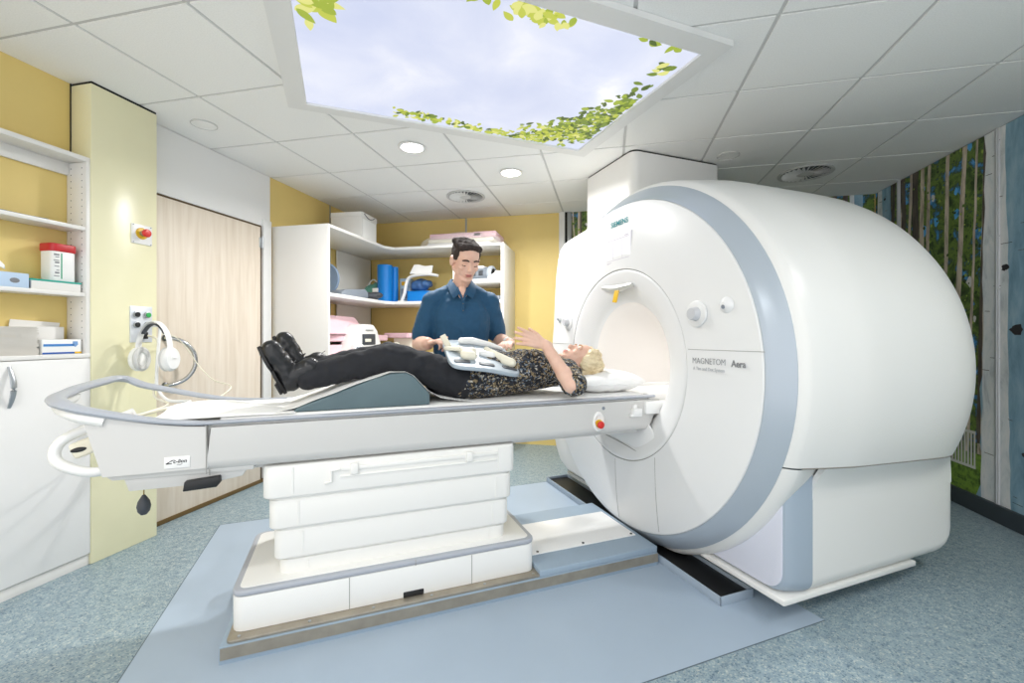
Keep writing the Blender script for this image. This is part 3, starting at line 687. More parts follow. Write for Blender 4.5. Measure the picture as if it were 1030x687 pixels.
# stepped column, widest at the top
tiers = [(.565, .70, .128, 1.215, .078), (.435, .556, .148, 1.203, .092), (.305, .426, .164, 1.192, .106), (.236, .296, .182, 1.178, .120)]
for k, (z0, z1, a, b_, v) in enumerate(tiers):
    bm = new(); prism(bm, rrect(a, b_, v, VC * 2 - v, .04, 6), 'z', z0, z1, bev=.010 if k < 3 else .004, seg=3)
    for uu in (a + .11, b_ - .085):
        prism(bm, [(uu - .004, v - .0025), (uu + .004, v - .0025), (uu + .006, v + .004), (uu - .006, v + .004)], 'z', z0 + .012, z1 - .012)
    obj('column_tier', bm, M['column'], tb, frame=SF)
bm = new()
for k, (z0, z1, a, b_, v) in enumerate(tiers[1:]): prism(bm, rrect(a + .01, b_ - .01, v + .006, VC * 2 - v - .006, .04, 6), 'z', z1 - .01, z1 + .02)
obj('column_core', bm, M['column'], tb, frame=SF)
bm = new()
box(bm, .42, 1.12, .070, .080, .655, .672, bev=.003); box(bm, .42, 1.12, .072, .079, .628, .636, bev=.002)
for u in (.475, .98): box(bm, u - .016, u + .016, .062, .080, .638, .684, bev=.004)
tube(bm, [(.42, .073, .664), (.385, .073, .660), (.385, .073, .615), (.36, .073, .610)], .006, 8)
obj('accessory_bar', bm, M['column'], tb, frame=SF)
# long table body
prof = [(VNR + .02, .712), (VNR + .004, .728), (VNR, .75), (VNR, .874), (VFR, .874), (VFR, .75), (VFR - .004, .728), (VFR - .02, .712)]
def sweep(prof_, us, bmm):
    b = bmesh.new(); rings = [[b.verts.new((uf(z) if callable(uf) else uf, v, z)) for v, z in prof_] for uf in us]
    n = len(prof_)
    for A, B in zip(rings, rings[1:]):
        for k in range(n): b.faces.new((A[k], A[(k + 1) % n], B[(k + 1) % n], B[k]))
    b.faces.new(rings[0]); b.faces.new(rings[-1][::-1]); merge(bmm, b)
bm = new(); sweep(prof, [lambda z: -.046 + (.80 - z) * -.10, lambda z: 1.985 + (z - .712) * .48], bm); obj('table_body', bm, M['table'], tb, frame=SF)
bm = new(); box(bm, .08, 1.96, VNR + .06, VFR - .06, .69, .714, bev=.004); obj('table_underside', bm, M['table'], tb, frame=SF)
# foot end module: near side wall sweeping up to the handle loop
def railz(u):          # height of the rail towards the foot end
    q = max(0, (-.05 - u) / .42); return ZT + .085 * q ** 1.6
def wall(v0, v1, u_left):
    b = bmesh.new(); n = 16
    rows = []
    for k in range(n + 1):
        q = k / n; ut = -.054 + (u_left - -.054) * q; ub = -.048 + (u_left + .06 - -.048) * q
        zt = railz(ut) - .012; rows.append(((ut, zt), (ub, .722)))
    rr_ = [[b.verts.new(p) for p in ((a, v0, za), (b0, v0, zb), (b0, v1, zb), (a, v1, za))] for (a, za), (b0, zb) in rows]
    for A, B in zip(rr_, rr_[1:]):
        for k in range(4): b.faces.new((A[k], A[(k + 1) % 4], B[(k + 1) % 4], B[k]))
    b.faces.new(rr_[0]); b.faces.new(rr_[-1][::-1])
    return b
for bm in (wall(VNR + .002, VNR + .03, -.425), wall(VFR - .03, VFR - .002, -.20)): obj('foot_end_side', bm, M['table'], tb, frame=SF)
bm = new(); prism(bm, [(-.37, .725), (-.345, .702), (.10, .695), (.10, .725)], 'y', VNR + .02, VFR - .02, bev=.003)
prism(bm, [(-.315, .703), (-.30, .655), (-.05, .655), (.06, .672), (.075, .70)], 'y', VNR + .03, VFR - .03, bev=.003); obj('foot_end_underside', bm, M['table'], tb, frame=SF)
bm = new(); prism(bm, [(-.30, .725), (-.24, .86), (-.05, .872), (-.05, .725)], 'y', VNR + .03, VFR - .03); obj('foot_end_deck', bm, M['table'], tb, frame=SF)
bm = new(); prism(bm, [(-.13, .640), (-.125, .676), (-.012, .685), (-.010, .66), (-.022, .645)], 'y', VNR + .004, VNR + .05, bev=.003); obj('grip', bm, M['black'], tb, frame=SF, label='black grip under the foot end')
bm = new(); box(bm, -.055, -.0525, VNR - .0015, VNR + .004, .70, .885); box(bm, -.048, -.046, VNR + .015, VNR + .022, .69, .712); obj('body_seam', bm, M['seam'], tb, frame=SF)
bm = new()
near = [(u, VNR + .012, railz(u)) for u in [2.03, 1.5, 1.0, .5, .1, -.05, -.12, -.2, -.28, -.36, -.43]]
loop = [(-.49, VNR + .03, .985), (-.535, VNR + .10, .997), (-.552, VNR + .2, 1.004), (-.55, VC, 1.014), (-.535, VFR - .12, 1.026), (-.52, VFR - .05, 1.032), (-.485, VFR - .016, 1.026)]
far = [(u, VFR - .012, railz(u) + .012 + .022 * min(1, max(0, (.1 - u) / .4))) for u in [-.43, -.36, -.28, -.2, -.12, -.05, .1, .5, 1.0, 1.5, 2.03]]
path = catmull(near + loop + far, 5)
rw = []
for p in path:
    q = min(1, max(0, (-.0 - p.x) / .45)); rw.append(.011 + .009 * q)
b4 = bmesh.new(); tube(b4, path, rw, 12, flat=(1.45, .75)); merge(bm, b4)
obj('top_rail', bm, M['rail'], tb, frame=SF)
bm = new(); lip = catmull([(u, VNR + .008, railz(u) - .026) for u in (-.36, -.43)] + [(p[0] + .004, p[1] + .004, p[2] - .026) for p in loop[:4]], 5)
tube(bm, lip, [.018 - .012 * max(0, (i - 22) / max(1, len(lip) - 23)) for i in range(len(lip))], 10, flat=(1.0, 1.1)); obj('loop_lip', bm, M['table_w'], tb, frame=SF)
# top deck
bm = new(); box(bm, -.20, 2.02, VNR + .028, VFR - .028, .86, .884, bev=.006); obj('table_top', bm, M['table_w'], tb, frame=SF)
bm = new(); box(bm, 2.0, 2.95, VC - .20, VC + .20, .864, .890, bev=.008); box(bm, 2.0, 2.9, VC - .255, VC - .2, .864, .905, bev=.008); box(bm, 2.0, 2.9, VC + .2, VC + .255, .864, .905, bev=.008); obj('sliding_board', bm, M['white'], tb, frame=SF)
# emergency button, clip, badge
u, z = 1.67, .778
bm = new(); lathe(bm, [(0, 0), (-.002, .02), (-.008, .028), (-.010, .033), (-.006, .038), (0, .04)], Matrix.Translation((u, VNR, z)) @ Matrix.Rotation(-PI / 2, 4, 'X') @ Matrix.Diagonal((.85, 1.3, 1, 1)), 32); eb = obj('stop_bezel', bm, M['white'], tb, frame=SF)
bm = new(); cyl(bm, (u, VNR - .006, z - .014), .024, .006, 'y', 24); obj('stop_collar', bm, M['yellow_p'], eb, frame=SF)
bm = new(); lathe(bm, [(0, .010), (-.012, .011), (-.016, .019), (-.024, .019), (-.028, .014), (-.029, 0)], Matrix.Translation((u, VNR - .004, z - .014)) @ Matrix.Rotation(-PI / 2, 4, 'X'), 24); obj('stop_button', bm, M['red'], eb, frame=SF)
bm = new(); cyl(bm, (1.70, VNR - .002, .845), .009, .004, 'y', 16); obj('round_cap', bm, M['mid_grey'], tb, frame=SF)
bm = new(); box(bm, 1.87, 1.925, VNR - .03, VNR + .001, .80, .835, bev=.006); box(bm, 1.86, 1.93, VNR - .022, VNR + .001, .790, .806, bev=.004); box(bm, 1.88, 1.90, VNR - .018, VNR + .001, .83, .855, bev=.004); obj('cable_clip', bm, M['white'], tb, frame=SF)
bm = new(); box(bm, -.185, -.105, VNR - .0005, VNR + .004, .733, .775, bev=.001)
bd = obj('badge', bm, M['white'], tb, frame=SF)
TY = lambda u, z, v: Matrix(((1, 0, 0, u), (0, 0, -1, v), (0, 1, 0, z), (0, 0, 0, 1)))
bm = new(); prism(bm, [(-.180, .752), (-.160, .764), (-.150, .764), (-.168, .7565), (-.172, .752), (-.160, .7525), (-.162, .7495), (-.178, .7488)], 'y', VNR - .0012, VNR - .0002)
merge(bm, text_bm('c-lion', .019, TY(-.158, .752, VNR - .0008), .0004, shear=.25, bold=.0004, xscale=1.0))
tube(bm, [(-.145 + .002 * k, VNR - .001, .747 - .002 * math.sin(PI * k / 8)) for k in range(9)], .0008, 5)
obj('badge_lettering', bm, M['black'], bd, frame=SF, smooth=False)
# foot end hook with hose
bm = new()
tube(bm, catmull([(-.33, VNR + .16, .925), (-.40, VNR + .15, .895), (-.48, VNR + .13, .868), (-.53, VNR + .12, .838), (-.545, VNR + .11, .80), (-.53, VNR + .10, .765), (-.48, VNR + .10, .733), (-.42, VNR + .11, .718), (-.35, VNR + .14, .735)], 6), .018, 12); obj('hose_loop', bm, M['white'], tb, frame=SF)
HK = -.045
bm = new(); b5 = bmesh.new(); box(b5, -.07, .07, -.035, .035, -.03, .03, bev=.012, seg=3); merge(bm, b5, Matrix.Translation((-.435, VNR + .14, .822)) @ Matrix.Rotation(R(-22), 4, 'Y')); hb = obj('hook_bracket', bm, M['cream'], tb, frame=SF)
bm = new(); b5 = bmesh.new(); ell(b5, (0, 0, 0), (.024, .004, .009)); merge(bm, b5, Matrix.Translation((-.475, VNR + .104, .806)) @ Matrix.Rotation(R(-10), 4, 'Y')); obj('bracket_hole', bm, M['black'], hb, frame=SF)
# ================================================================== left wall shelf cabinet
t = thing('shelf_cabinet', 'white wall cabinet with open shelves over doors, beside the yellow pillar', 'cabinet', (-2.78, 1.2, 0))
XF, XB_, YR, YL = -2.71, XL + .004, 1.811, .62
bm = new(); box(bm, XB_, XF, YR - .018, YR, 1.125, 2.1495, bev=.0015)
obj('side_panel', bm, M['shelf_white'], t)
sp0 = [o for o in SC.objects if o.parent == t][-1]; ph0 = None
for z in [1.2 + .034 * k for k in range(28)]:
    for x in (XF - .03, XB_ + .03):
        bm = new(); cyl(bm, (x, YR - .0195, z), .0025, .002, 'y', 8); obj('pin_hole', bm, M['dark_grey'], sp0)
bm = new(); box(bm, XB_, XF, YL, YL + .018, 1.125, 2.1495, bev=.0015); obj('side_panel', bm, M['shelf_white'], t)
bm = new(); box(bm, XB_, XF, YL, YR, 2.150, 2.174, bev=.0015); obj('top_panel', bm, M['shelf_white'], t)
bm = new(); box(bm, XB_, XB_ + .014, YL, YR - .018, 2.085, 2.150, bev=.0015); obj('back_rail', bm, M['shelf_white'], t)
for z in (1.802, 1.452):
    bm = new(); box(bm, XB_, XF - .004, YL + .018, YR - .0185, z - .02, z, bev=.0015); obj('shelf', bm, M['shelf_white'], t)
bm = new(); box(bm, XB_, XF + .003, YL, YR, 1.108, 1.13, bev=.002); obj('counter', bm, M['shelf_white'], t)
bm = new(); box(bm, XB_, XF - .012, YL, YR, .0, 1.108, bev=.001); obj('carcass', bm, M['shelf_white'], t)
bm = new(); box(bm, XF - .012, XF - .008, YL, YR, .0, .055, bev=.001); obj('toe_kick', bm, M['shelf_white'], t)
for (a, b_, hy) in ((1.16, YR - .002, 1.483), (YL, 1.156, .80)):
    bm = new(); box(bm, XF - .012, XF + .004, a, b_, .062, 1.104, bev=.002); dr = obj('door', bm, M['white_panel'], t)
    bm = new(); tube(bm, [(XF + .004 + .030 * math.sin(PI * k / 12), hy, .89 + .19 * k / 12) for k in range(13)], [.0055 + .004 * math.sin(PI * k / 12) for k in range(13)], 10, flat=(1.3, .7)); obj('handle', bm, M['alu'], dr)
# things on it
def solo(name, label, cat, bm, m, group=None, base=None, frame=WF, smooth=True, angle=35):
    return tag(obj(name, bm, m, base=base, frame=frame, smooth=smooth, angle=angle), label, cat, group)
XS = -2.785
bm = new(); grid(bm, lambda a, b_: (XS - .045 + .09 * b_, 1.05 + .68 * a, 1.8035 + .022 * (1 - a) ** 2 + .004 * math.sin(6 * a)), 16, 4, thick=.002); 
for k in range(1, 3): grid(bm, lambda a, b_, k=k: (XS - .045 + .09 * b_, 1.05 + (.68 - .04 * k) * a, 1.8035 + .003 * k + .024 * (1 - a) ** 2 + .004 * math.sin(6 * a)), 16, 4, thick=.002)
solo('folder', 'grey blue folder sagging on the upper shelf of the left cabinet', 'folder', bm, mat('folder_blue_grey', (112, 126, 142), .6))
def pack(name, label, cat, x0, x1, y0, y1, z0, z1, body, extras, group=None, bev=.003):
    t_ = thing(name, label, cat, ((x0 + x1) / 2, (y0 + y1) / 2, z0), group=group)
    bm_ = new(); box(bm_, x0, x1, y0, y1, z0, z1, bev=bev); obj('body', bm_, body, t_)
    for nm, b6, mm in extras: obj(nm, b6, mm, t_)
    return t_
def bx(*a, **k): b = new(); box(b, *a, **k); return b
# wipes canister standing on a flat box
t = pack('flat_box', 'flat white box with a green lid edge under the wipes tub', 'box', -2.832, -2.728, 1.575, 1.782, 1.453, 1.500, M['card'],
     [('lid', bx(-2.834, -2.726, 1.573, 1.784, 1.494, 1.503, bev=.002), mat('green_edge', (30, 168, 150), .5)), ('end_label', bx(-2.8325, -2.7275, 1.572, 1.575, 1.458, 1.492), M['mid_grey'])])
t = thing('wipes_tub', 'white wipes tub with a red lid on the middle shelf', 'tub', (-2.778, 1.70, 1.503))
bm = new(); prism(bm, rrect(-2.825, -2.733, 1.660, 1.766, .022, 6), 'z', 1.503, 1.655, bev=.004); tb_ = obj('body', bm, M['white'], t)
bm = new(); prism(bm, rrect(-2.829, -2.729, 1.656, 1.770, .024, 6), 'z', 1.653, 1.694, bev=.006); obj('lid', bm, M['red_lid'], t)
bm = new(); box(bm, -2.7335, -2.7322, 1.697, 1.702, 1.515, 1.645); obj('green_stripe', bm, mat('stripe_green', (0, 160, 120), .5), tb_)
bm = new()
for k, (z, w) in enumerate(((1.632, .022), (1.622, .016), (1.605, .024), (1.592, .018), (1.575, .02), (1.555, .012), (1.54, .018), (1.525, .022))): box(bm, -2.7335, -2.7322, 1.690 - w, 1.690, z, z + (.004 if k % 3 else .008))
obj('printed_lines', bm, M['text_grey'], tb_)
t = pack('tissue_box', 'pale blue tissue box on the middle shelf, left of the flat box', 'tissue box', -2.832, -2.728, 1.33, 1.568, 1.453, 1.522, mat('pale_blue_card', (190, 212, 236), .6),
     [('printed_leaf', (lambda b: (ell(b, (-2.7275, 1.515, 1.485), (.0012, .018, .012)), b)[1])(new()), M['text_grey'])])
bm = new(); grid(bm, lambda a, b_: (-2.79 + .03 * b_ + .012 * math.sin(7 * a), 1.40 + .11 * a - .02 * b_, 1.521 + .075 * math.sin(PI * (.15 + .7 * a)) * (1 - abs(b_ - .5)) * (.9 + .2 * math.sin(9 * a))), 14, 8, thick=.0015)
solo('tissue', 'white tissue sticking up out of the pale blue tissue box', 'tissue', bm, M['paper'])
bm = new()
rs = random.Random(5)
for k in range(26): 
    z = 1.1305 + .0053 * k; j = rs.uniform(-.004, .004)
    box(bm, -2.836 + j * .3, -2.728 + j * .3, 1.30 + j, 1.602 + j, z, z + .0047, bev=.0012, seg=1)
tag(obj('folded_towels', bm, mat('stack_grey', (214, 210, 202), .8), base=(-2.78, 1.45, 1.1305)), 'tall stack of folded paper sheets on the left cabinet counter', 'paper stack')
t = thing('open_box', 'open white cardboard box with raised lid at the back of the counter', 'box', (-2.82, 1.68, 1.1305))
bm = new(); box(bm, -2.842, -2.80, 1.58, 1.752, 1.1305, 1.27, bev=.002); obj('body', bm, M['card'], t)
bm = new(); prism(bm, [(1.555, 1.27), (1.56, 1.305), (1.757, 1.292), (1.752, 1.262)], 'x', -2.843, -2.838); obj('lid', bm, M['card'], t)
t = pack('blue_striped_box', 'white box with blue stripes and a yellow corner on the counter', 'box', -2.795, -2.728, 1.617, 1.784, 1.1305, 1.205, M['white'],
     [('stripe', bx(-2.7285, -2.727, 1.622, 1.75, 1.170, 1.182), mat('stripe_blue', (60, 130, 200), .5)), ('base_stripe', bx(-2.7285, -2.727, 1.618, 1.752, 1.132, 1.140), mat('stripe_deep_blue', (20, 84, 170), .5)), ('yellow_corner', bx(-2.7285, -2.727, 1.752, 1.783, 1.132, 1.141), M['yellow_p']),
      ('emblem', (lambda b: (prism(b, [(1.745, 1.195), (1.765, 1.195), (1.767, 1.178), (1.755, 1.165), (1.743, 1.178)], 'x', -2.7285, -2.727), b)[1])(new()), mat('emblem_blue', (120, 160, 210), .5))])
# ------------------------------------------------------------------ things on the pillar
PX = -2.705
t = thing('emergency_stop', 'red emergency stop button on a white plate on the pillar', 'emergency button', (PX, 2.07, 1.77))
bm = new(); box(bm, PX - .003, PX + .008, 2.012, 2.128, 1.765, 1.880, bev=.003); pl = obj('plate', bm, M['white'], t)
bm = new(); cyl(bm, (PX + .008, 2.066, 1.828), .034, .006, 'x', 32, bev=.002); obj('yellow_collar', bm, M['yellow_p'], t)
bm = new(); cyl(bm, (PX + .012, 2.066, 1.828), .016, .026, 'x', 24); obj('stem', bm, M['alu'], t)
bm = new(); lathe(bm, [(0, 0), (0, .016), (.006, .023), (.016, .024), (.024, .019), (.027, 0)], Matrix.Translation((PX + .034, 2.066, 1.828)) @ Matrix.Rotation(PI / 2, 4, 'Y'), 28); obj('button', bm, M['red'], t)
bm = new()
for y in (2.02, 2.12):
    for z in (1.772, 1.873): cyl(bm, (PX + .008, y, z), .003, .0015, 'x', 10)
obj('screws', bm, M['mid_grey'], pl)
t = thing('socket_plate', 'steel socket plate with round sockets and a green lamp on the pillar', 'socket plate', (PX, 2.07, 1.19))
bm = new(); box(bm, PX - .003, PX + .006, 2.005, 2.13, 1.185, 1.398, bev=.002); obj('plate', bm, mat('plate_light', (220, 224, 230), .4, metal=.2), t)
for (y, z, mm, nm) in ((2.036, 1.348, 'black', 'socket'), (2.098, 1.348, 'green', 'green_lamp'), (2.036, 1.288, 'black', 'socket'), (2.098, 1.288, 'alu', 'plug')):
    bm = new(); cyl(bm, (PX + .006, y, z), .019, .012, 'x', 24, bev=.003); so = obj(nm, bm, M['alu'], t)
    bm = new(); cyl(bm, (PX + .018, y, z), .0145, .004 if mm != 'alu' else .03, 'x', 24); obj('centre', bm, M[mm] if mm != 'alu' else M['white'], so)
bm = new(); b7 = bmesh.new(); box(b7, 0, .018, -.018, .018, -.02, .02, bev=.003); merge(bm, b7, Matrix.Translation((PX + .006, 2.075, 1.225))); obj('connector', bm, M['black'], t)
# ================================================================== corner shelf unit
t = thing('corner_shelf', 'white L-shaped open shelf unit in the back left corner', 'shelf unit', (-2.2, 4.4, 0))
SX, SY, SZ = -2.29, 4.30, 2.165       # front planes and top
bm = new(); box(bm, XL + .013, SX, 3.258, 3.282, 0, SZ, bev=.0015); obj('side_panel', bm, M['shelf_white'], t)
bm = new(); box(bm, -1.062, -1.030, SY, YB - .034, 0, SZ, bev=.0015); obj('side_panel', bm, M['shelf_white'], t)
def lshelf(z, th, x1=-1.062):
    b = new(); c_ = .10
    prism(b, [(XL + .013, 3.282), (SX, 3.282), (SX, SY - c_), (SX + c_ * .6, SY), (x1, SY), (x1, YB - .034), (XL + .013, YB - .034)], 'z', z - th, z, bev=.0015); return b
obj('top_shelf', lshelf(SZ, .026), M['shelf_white'], t)
obj('shelf', lshelf(1.588, .03), M['shelf_white'], t)
obj('shelf', lshelf(1.035, .03), M['shelf_white'], t)
obj('shelf', lshelf(.5, .03), M['shelf_white'], t)
bm = new(); box(bm, -1.55, -1.062, SY, YB - .034, 1.763, 1.79, bev=.0015); obj('shelf', bm, M['shelf_white'], t)
bm = new(); box(bm, -1.574, -1.55, SY, YB - .034, 1.588, SZ - .026, bev=.0015); obj('divider', bm, M['shelf_white'], t)
bm = new(); box(bm, XL + .013, XL + .025, 4.17, YB - .034, 1.10, SZ - .03); obj('back_panel', bm, M['shelf_white'], t)
# on top: archive box and padded bag
t = thing('archive_box', 'white archive box on the left end of the corner shelf top', 'box', (-2.5, 4.2, SZ + .001))
mxb = Matrix.Translation((-2.47, 3.98, SZ + .001)) @ Matrix.Rotation(R(2), 4, 'Z')
def bxm(mx, *a, **k): b = new(); box(b, *a, **k); b.transform(mx); return b
obj('body', bxm(mxb, -.20, .13, -.14, .155, 0, .24, bev=.004), M['card'], t)
obj('lid', bxm(mxb, -.203, .133, -.143, .158, .215, .265, bev=.004), M['card'], t)
bm = new(); tube(bm, [mxb @ Vector((.135, -.10 + .20 * k / 10, .25 - .030 * math.sin(PI * k / 10))) for k in range(11)], .004, 6); obj('lid_cutout', bm, M['dark_grey'], t)
obj('front_label', bxm(mxb, .1295, .1315, -.12, .135, .02, .20), M['paper'], t)
for k, (lab, z0, h, j) in enumerate((('lower white foam pad on the corner shelf top, behind the technician', SZ + .001, .045, 0), ('upper white foam pad on the corner shelf top, under the pink pad', SZ + .047, .04, .012))):
    bm = new(); box(bm, -1.90 + j, -1.20 + j * 3, 4.40, 4.80, z0, z0 + h, bev=.012, seg=3); tag(obj('foam_pad', bm, M['cream'] if k else M['card'], base=(-1.5, 4.6, z0)), lab, 'foam pad', 'pads on the shelf top')
bm = new(); box(bm, -1.88, -1.30, 4.42, 4.78, SZ + .088, SZ + .150, bev=.014, seg=3); box(bm, -1.40, -1.14, 4.42, 4.78, SZ + .09, SZ + .158, bev=.02, seg=3); tag(obj('foam_pad', bm, M['pink'], base=(-1.5, 4.6, SZ + .088)), 'pink foam pad in a clear bag, topmost on the corner shelf', 'foam pad', 'pads on the shelf top')
mfilm = mat('clear_film', (245, 245, 248), .12, alpha=.22)
b8 = new(); grid(b8, lambda a, b_: (-1.97 + .90 * a, 4.36 + .46 * b_, SZ + .004 + (.168 + .010 * math.sin(17 * a) * math.sin(9 * b_)) * (math.sin(PI * min(max(a, .0), 1)) ** .3) * (math.sin(PI * b_) ** .15)), 40, 16)
tag(obj('plastic_bag', b8, mfilm, base=(-1.5, 4.6, SZ + .004)), 'crinkled clear plastic bag around the pink pad on the shelf top', 'bag')
# middle shelf, left run
ZM = 1.5885
bm = new(); b9 = bmesh.new(); lathe(b9, [(-.012, 0), (-.012, .145), (0, .155), (.012, .145), (.012, 0)], Matrix.Identity(4), 36); merge(bm, b9, Matrix.Translation((-2.58, 3.62, ZM + .162)) @ Matrix.Rotation(R(12), 4, 'Y') @ Matrix.Rotation(PI / 2, 4, 'X'))
solo('round_pad', 'round blue grey pad standing on edge behind the shelf side panel', 'pad', bm, mat('pad_blue_grey', (120, 140, 164), .6))
bm = new(); b9 = bmesh.new(); prism(b9, [(0, 0), (.34, 0), (.34, .05), (.30, .085), (.05, .06), (0, .03)], 'y', -.1, .1, bev=.006); merge(bm, b9, Matrix.Translation((-2.45, 3.56, ZM)) @ Matrix.Rotation(R(78), 4, 'Z'))
solo('grey_cushion', 'dark grey wedge cushion lying on the middle shelf at its left end', 'cushion', bm, M['mid_grey'])
bm = new(); b9 = bmesh.new(); ell(b9, (0, 0, .045), (.13, .10, .045)); ell(b9, (.08, .03, .06), (.07, .07, .035)); merge(bm, b9, Matrix.Translation((-2.46, 4.16, ZM)))
solo('grey_pouch', 'soft dark grey pouch on the middle shelf by the green bag', 'pouch', bm, M['dark_grey'], angle=80)
t = thing('mesh_bag', 'green netted bag on the middle shelf, left of the blue roll', 'bag', (-2.58, 4.52, ZM))
b9 = new(); ell(b9, (-2.60, 4.52, ZM + .11), (.12, .10, .11)); ell(b9, (-2.56, 4.55, ZM + .17), (.07, .07, .08)); obj('bag_body', b9, mat('net_green', (90, 146, 130), .5, var=.25, vscale=60), t, angle=80)
bm = new(); box(bm, -2.545, -2.475, 4.40, 4.405, ZM + .10, ZM + .16, bev=.001); obj('tag', bm, M['white'], t)
bm = new(); tube(bm, [(-2.66 + .12 * k / 10, 4.52, ZM + .21 + .06 * math.sin(PI * k / 10)) for k in range(11)], .006, 8); obj('drawstring', bm, M['white'], t)
# blue rolls
t = thing('foam_roll', 'thick bright blue roll standing on the middle shelf', 'roll', (-2.43, 4.50, ZM), group='bright blue rolls')
bm = new(); lathe(bm, [(0, 0), (0, .082), (.415, .082), (.418, .079), (.418, .022), (.40, .020), (.40, 0)], Matrix.Translation((-2.43, 4.47, ZM)), 36); obj('roll_body', bm, M['blue_roll'], t)
bm = new(); tube(bm, [(-2.43 + (.02 + .056 * k / 60) * math.cos(.6 * k), 4.47 + (.02 + .056 * k / 60) * math.sin(.6 * k), ZM + .419) for k in range(61)], .0012, 5); obj('wound_edge', bm, mat('edge_blue_light', (120, 184, 230), .5), t)
bm = new(); lathe(bm, [(0, 0), (0, .040), (.408, .040), (.41, .037), (.41, 0)], Matrix.Translation((-2.362, 4.565, ZM)), 28)
solo('foam_roll', 'narrow bright blue roll standing right of the thick one', 'roll', bm, M['blue_roll'], group='bright blue rolls')
t = pack('carton', 'pale carton with an orange square beside the blue rolls', 'carton', -2.325, -2.20, 4.62, 4.72, ZM, 1.875, mat('pale_carton', (176, 196, 210), .6),
     [('orange_square', bx(-2.305, -2.235, 4.6185, 4.62, 1.795, 1.84), mat('orange_print', (236, 176, 20), .5)), ('printed_block', bx(-2.31, -2.24, 4.6185, 4.62, 1.65, 1.76), M['mid_grey'])])
t = thing('arched_holder', 'white curved plastic holder arching over the blue bag', 'holder', (-2.1, 4.52, ZM))
bm = new(); tube(bm, catmull([(-2.225, 4.46, ZM + .012), (-2.19, 4.46, ZM + .10), (-2.17, 4.46, ZM + .20), (-2.14, 4.46, ZM + .265), (-2.06, 4.46, ZM + .295), (-1.90, 4.46, ZM + .302), (-1.80, 4.46, ZM + .285)], 6), .016, 10, flat=(1.6, 1)); obj('arch', bm, M['white'], t)
bm = new(); box(bm, -2.255, -2.185, 4.42, 4.50, ZM, ZM + .02, bev=.006); obj('foot', bm, M['white'], t)
bm = new(); grid(bm, lambda a, b_: (-2.10 + .22 * a - .03 * (1 - b_) * (1 - a), 4.46 + .05 * b_, ZM + .315 + .105 * b_ - .02 * a + .006 * math.sin(8 * a)), 10, 6, thick=.012)
solo('paper_pad', 'white paper pad propped on top of the curved holder', 'paper', bm, M['paper'])
t = thing('storage_bin', 'bright blue open bin on the middle shelf behind the technician', 'bin', (-2.06, 4.58, ZM))
bm = new(); prism(bm, rrect(-2.18, -1.92, 4.49, 4.66, .02, 4), 'z', ZM, ZM + .125, bev=.003); obj('bin_body', bm, M['blue_roll'], t)
bm = new(); prism(bm, rrect(-2.185, -1.915, 4.485, 4.665, .022, 4), 'z', ZM + .119, ZM + .128, bev=.002); obj('rim', bm, M['blue_roll'], t)
b9 = new(); ell(b9, (-2.05, 4.575, ZM + .20), (.115, .075, .072)); ell(b9, (-1.98, 4.56, ZM + .21), (.07, .07, .05)); ell(b9, (-2.11, 4.58, ZM + .19), (.06, .07, .06))
tag(organic('blue_bag', b9, M['blue_bag'], None, voxel=.008, smooth=4, wob=[(.012, 14), (.006, 34)]), 'crumpled dark blue bag on top of the blue bin', 'bag')
# right part of the shelves
t = thing('knee_coil', 'grey tubular receiver coil with windows on the upper right shelf', 'coil', (-1.34, 4.50, 1.79))
mk = Matrix.Translation((-1.40, 4.52, 1.875)) @ Matrix.Rotation(R(-12), 4, 'Z')
def kc(prof, rot_, seg=28, **k): b = new(); lathe(b, prof, mk @ rot_, seg, **k); return b
rx = Matrix.Rotation(PI / 2, 4, 'Y')
obj('shell', kc([(-.02, .062), (-.02, .075), (.20, .075), (.20, .062), (-.02, .062)], rx), M['mid_grey'], t)
obj('end_ring', kc([(.185, .056), (.185, .085), (.215, .085), (.225, .078), (.225, .056), (.185, .056)], rx), mat('coil_light_grey', (170, 178, 186), .4), t)
obj('opening', kc([(.222, 0), (.222, .056)], rx), M['black'], t)
obj('top_shell', bxm(mk, -.03, .13, -.06, .06, .055, .088, bev=.014, seg=3), M['white'], t)
obj('coil_base', bxm(mk, -.05, .21, -.08, .08, -.0845, -.05, bev=.008), mat('coil_base_grey', (196, 202, 208), .4), t)
for k, x in enumerate((.0, .085)): obj('window', bxm(mk, x, x + .05, -.08, -.06, -.02, .035, bev=.006), M['dark_grey'], t)
b9 = new()
for (x, y, z, r_) in ((-1.15, 4.42, 1.835, .045), (-1.11, 4.44, 1.86, .045), (-1.19, 4.40, 1.825, .035), (-1.10, 4.40, 1.825, .035), (-1.14, 4.46, 1.88, .03)): ell(b9, (x, y, z), r_)
tag(organic('white_cloth', b9, M['paper'], None, voxel=.006, smooth=3, wob=[(.008, 30)]), 'crumpled white cloth beside the grey tubular coil', 'cloth')
b9 = new(); grid(b9, lambda a, b_: (-1.53 + .14 * a, SY + .02 + .3 * b_, 1.7915 + .025 * (1 - a) * b_), 8, 8, thick=.003); solo('paper_sheet', 'white paper sheet on the upper right shelf beside the coil', 'paper', b9, M['paper'])
b9 = new(); 
for (x, y, z, r_) in ((-1.24, 4.42, 1.625, .036), (-1.19, 4.42, 1.635, .04), (-1.15, 4.44, 1.62, .03)): ell(b9, (x, y, z), r_)
tag(organic('rounded_cover', b9, M['white'], None, voxel=.006, smooth=3), 'small rounded white plastic cover on the lower right shelf', 'cover')
b9 = new(); cyl(b9, (-1.11, 4.40, 1.588), .03, .05, seg=20, bev=.006); solo('grey_cup', 'small grey cup beside the white rounded cover on the lower right shelf', 'cup', b9, M['mid_grey'])
